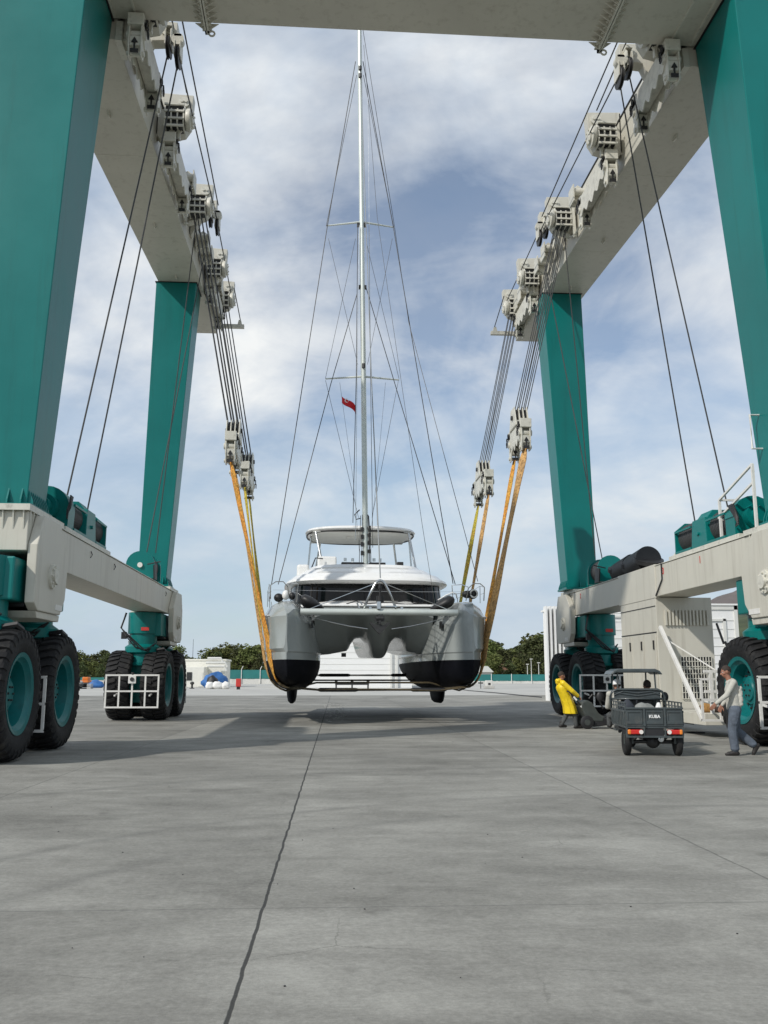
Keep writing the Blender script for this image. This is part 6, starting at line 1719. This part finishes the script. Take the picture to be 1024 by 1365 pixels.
# cab roof and posts
rp = [(-.56, 1.62), (-.50, 1.70), (-.40, 1.745), (.40, 1.745), (.50, 1.70), (.56, 1.62), (.50, 1.62), (.44, 1.66), (-.44, 1.66), (-.50, 1.62)]
rf2 = T('cab_roof', MB().prism([(x, z - .005) for x, z in rp], 'y', 1.28, 2.35), 'trike', bevel=.02)
for a, b_ in (((-.42, 1.38, .9), (-.40, 1.38, 1.68)), ((.42, 1.38, .9), (.40, 1.38, 1.68)), ((-.36, 2.2, 1.0), (-.38, 2.25, 1.68)), ((.36, 2.2, 1.0), (.38, 2.25, 1.68))):
    T('roof_post', MB().tube([a, b_], .018, 8), 'trike', rf2)
for s_ in (-1, 1):
    mr_ = T('mirror', MB().ball((s_ * .72, 1.95, 1.12), .10, 14, 10, (.8, .35, 1.1)), 'black', smooth=True); T('mirror_arm', MB().tube([(s_ * .36, 1.95, 1.03), (s_ * .6, 1.95, 1.0), (s_ * .7, 1.95, 1.06)], .01, 6), 'darkmetal', mr_)
TM = Matrix.Translation((pr.x, pr.y, 0)) @ Matrix.Rotation(TR, 4, 'Z')
M['greysack'] = paint('grey_sack', (.22, .23, .22), .8, .2, 4, bump=.5)
# load: sacks and a white canister (separate things)
def load(name, c, r, s, mat, label, cat_, seed):
    o = lump(name, TM @ Vector(c), r, s, M[mat], label, cat_, seed=seed); o.rotation_euler = (0, 0, TR); return o
load('sack', (.08, .95, .6), .2, (1.25, .8, 1.2), 'greysack', 'pale grey sack slumped in the middle of the tricycle bed', 'sack', 21)
load('rubbish_bag', (-.33, .85, .6), .2, (.95, .9, 1.35), 'navy', 'dark bag standing at the left of the tricycle bed', 'bag', 22)
load('rubbish_bag', (-.1, .45, .6), .17, (1.3, .9, .9), 'navy', 'low dark bag nearest the tailgate of the tricycle', 'bag', 23)
load('canister', (.40, 1.15, .6), .14, (.75, .8, 1.6), 'capw', 'white plastic canister at the right of the tricycle bed', 'canister', 24)

# seated rider figures
def rider(c, label, cap, shirt, lean=0, facing=0):
    loc = TM @ Vector((c[0], c[1], 0)); f = Fig(loc, TR + facing, label)
    z0 = c[2]
    J = dict(hip=Vector((0, 0, z0 + .08)), chest=Vector((lean, .04, z0 + .40)), neck=Vector((lean * 1.3, .05, z0 + .58)), head=Vector((lean * 1.4, .09, z0 + .70)), sl=Vector((lean - .18, .04, z0 + .50)), sr=Vector((lean + .18, .04, z0 + .50)),
             el=Vector((lean - .22, .16, z0 + .22)), wl=Vector((-.12, .38, z0 + .20)), er=Vector((lean + .24, .14, z0 + .26)), wr=Vector((.22, .34, z0 + .27)), kl=Vector((-.13, .42, z0 + .02)), al=Vector((-.14, .46, .50)), kr=Vector((.12, .42, z0 + .02)), ar=Vector((.13, .46, .50)))
    b = MB(); Mt = head(b, J['head'], 0, R(-8)); b.cap(J['neck'] - up * .06, J['head'] - up * .05, .06, .054); b.cap(J['chest'], J['neck'] - up * .06, .11, .07); b.cap(J['hip'], J['chest'], .115, .11)
    for a, k, w_ in (('sl', 'el', 'wl'), ('sr', 'er', 'wr')): b.cap(J['neck'] - up * .08, J[a], .05, .045); b.cap(J[a], J[k], .044, .036); b.cap(J[k], J[w_], .035, .025)
    for k, a in (('kl', 'al'), ('kr', 'ar')): b.cap(J['hip'], J[k], .08, .052); b.cap(J[k], J[a], .05, .036)
    hand(b, J['wl'], J['wl'] - J['el'], (0, 0, -1), curl=.9, left=True, size=.08); hand(b, J['wr'], J['wr'] - J['er'], (0, 0, -1), curl=.9, size=.08)
    f.part('body', b, M['skin'], .009, 2); eyes(f.M @ Mt, f.e)
    b = MB(); b.cap(J['hip'], J['chest'], .15, .15); b.cap(J['chest'], J['neck'] - up * .08, .14, .09)
    for a, k, w_ in (('sl', 'el', 'wl'), ('sr', 'er', 'wr')): b.cap(J['chest'] + up * .08, J[a], .09, .075); b.cap(J[a], J[k], .068, .056); b.cap(J[k], J[k].lerp(J[w_], .9), .055, .04)
    f.part('jacket', b, M[shirt], .013, 1)
    b = MB()
    for k, a in (('kl', 'al'), ('kr', 'ar')): b.cap(J['hip'], J[k], .11, .078); b.cap(J[k], J[a], .078, .065)
    f.part('trousers', b, M['greytrouser'], .013, 1)
    for a in ('al', 'ar'):
        b = MB().cap(J[a] - up * .03 - Vector((0, .03, 0)), J[a] + Vector((0, .15, -.04)), .046, .042); f.part('shoe', b, M['boots'], .01, 1)
    b = MB(); b.ball((0, -.015, .034), .104 if not cap else .108, 16, 12, (.84, 1.02, 1.0)); b.xf(Mt); iv = Mt.inverted(); hm = MB()
    for fc in b.f:
        cc = sum(((iv @ b.v[i]) for i in fc), Vector()) / len(fc)
        if (cc.z > .02 if cap else cc.z > .035 - .9 * max(0, -cc.y) + 1.0 * max(0, cc.y - .03)): hm.f.append(fc)
    hm.v = b.v
    if cap:
        o = f.part('cap', hm, M['capw'], None); q = MB().prism([(-.07, .07), (-.06, .14), (0, .17), (.06, .14), (.07, .07)], 'z', .02, .032).xf(Mt); f.part('cap_peak', q, M['capw'], None, parent=o)
        hb = MB(); hb.v = [Mt @ (p_ * .985) for p_ in [iv @ p__ for p__ in b.v]]
        hb.f = [fc for fc in b.f if -.045 < (sum(((iv @ b.v[i]) for i in fc), Vector()) / len(fc)).z < .02 and (sum(((iv @ b.v[i]) for i in fc), Vector()) / len(fc)).y < -.01]
        f.part('hair', hb, M['hair'], None)
    else: f.part('hair', hm, M['hair'], None)
rider((-.36, 1.68, .68), 'worker in white cap riding on the left side of the tricycle cab', True, 'shirt', 0, 0)
rider((.30, 1.66, .66), 'dark haired driver seated under the tricycle roof', False, 'navy', 0, 0)
# small things left on the service platform
pX = HX(1, 8.5); lump('rope_bundle', (Xi + .42, 24.0, .62), .17, (1.4, 1, .8), paint('brown_rope', (.32, .17, .05), .9, .4, 8, bump=1), 'ochre rope bundle lying on the cream service platform', 'rope', seed=31)
lump('cloth_bundle', (Xi + .95, 23.9, .62), .22, (2.0, 1, .5), paint('dark_cloth', (.05, .035, .03), .9, .4, 8), 'dark cloth heap right of the ochre rope bundle', 'cloth', seed=32)
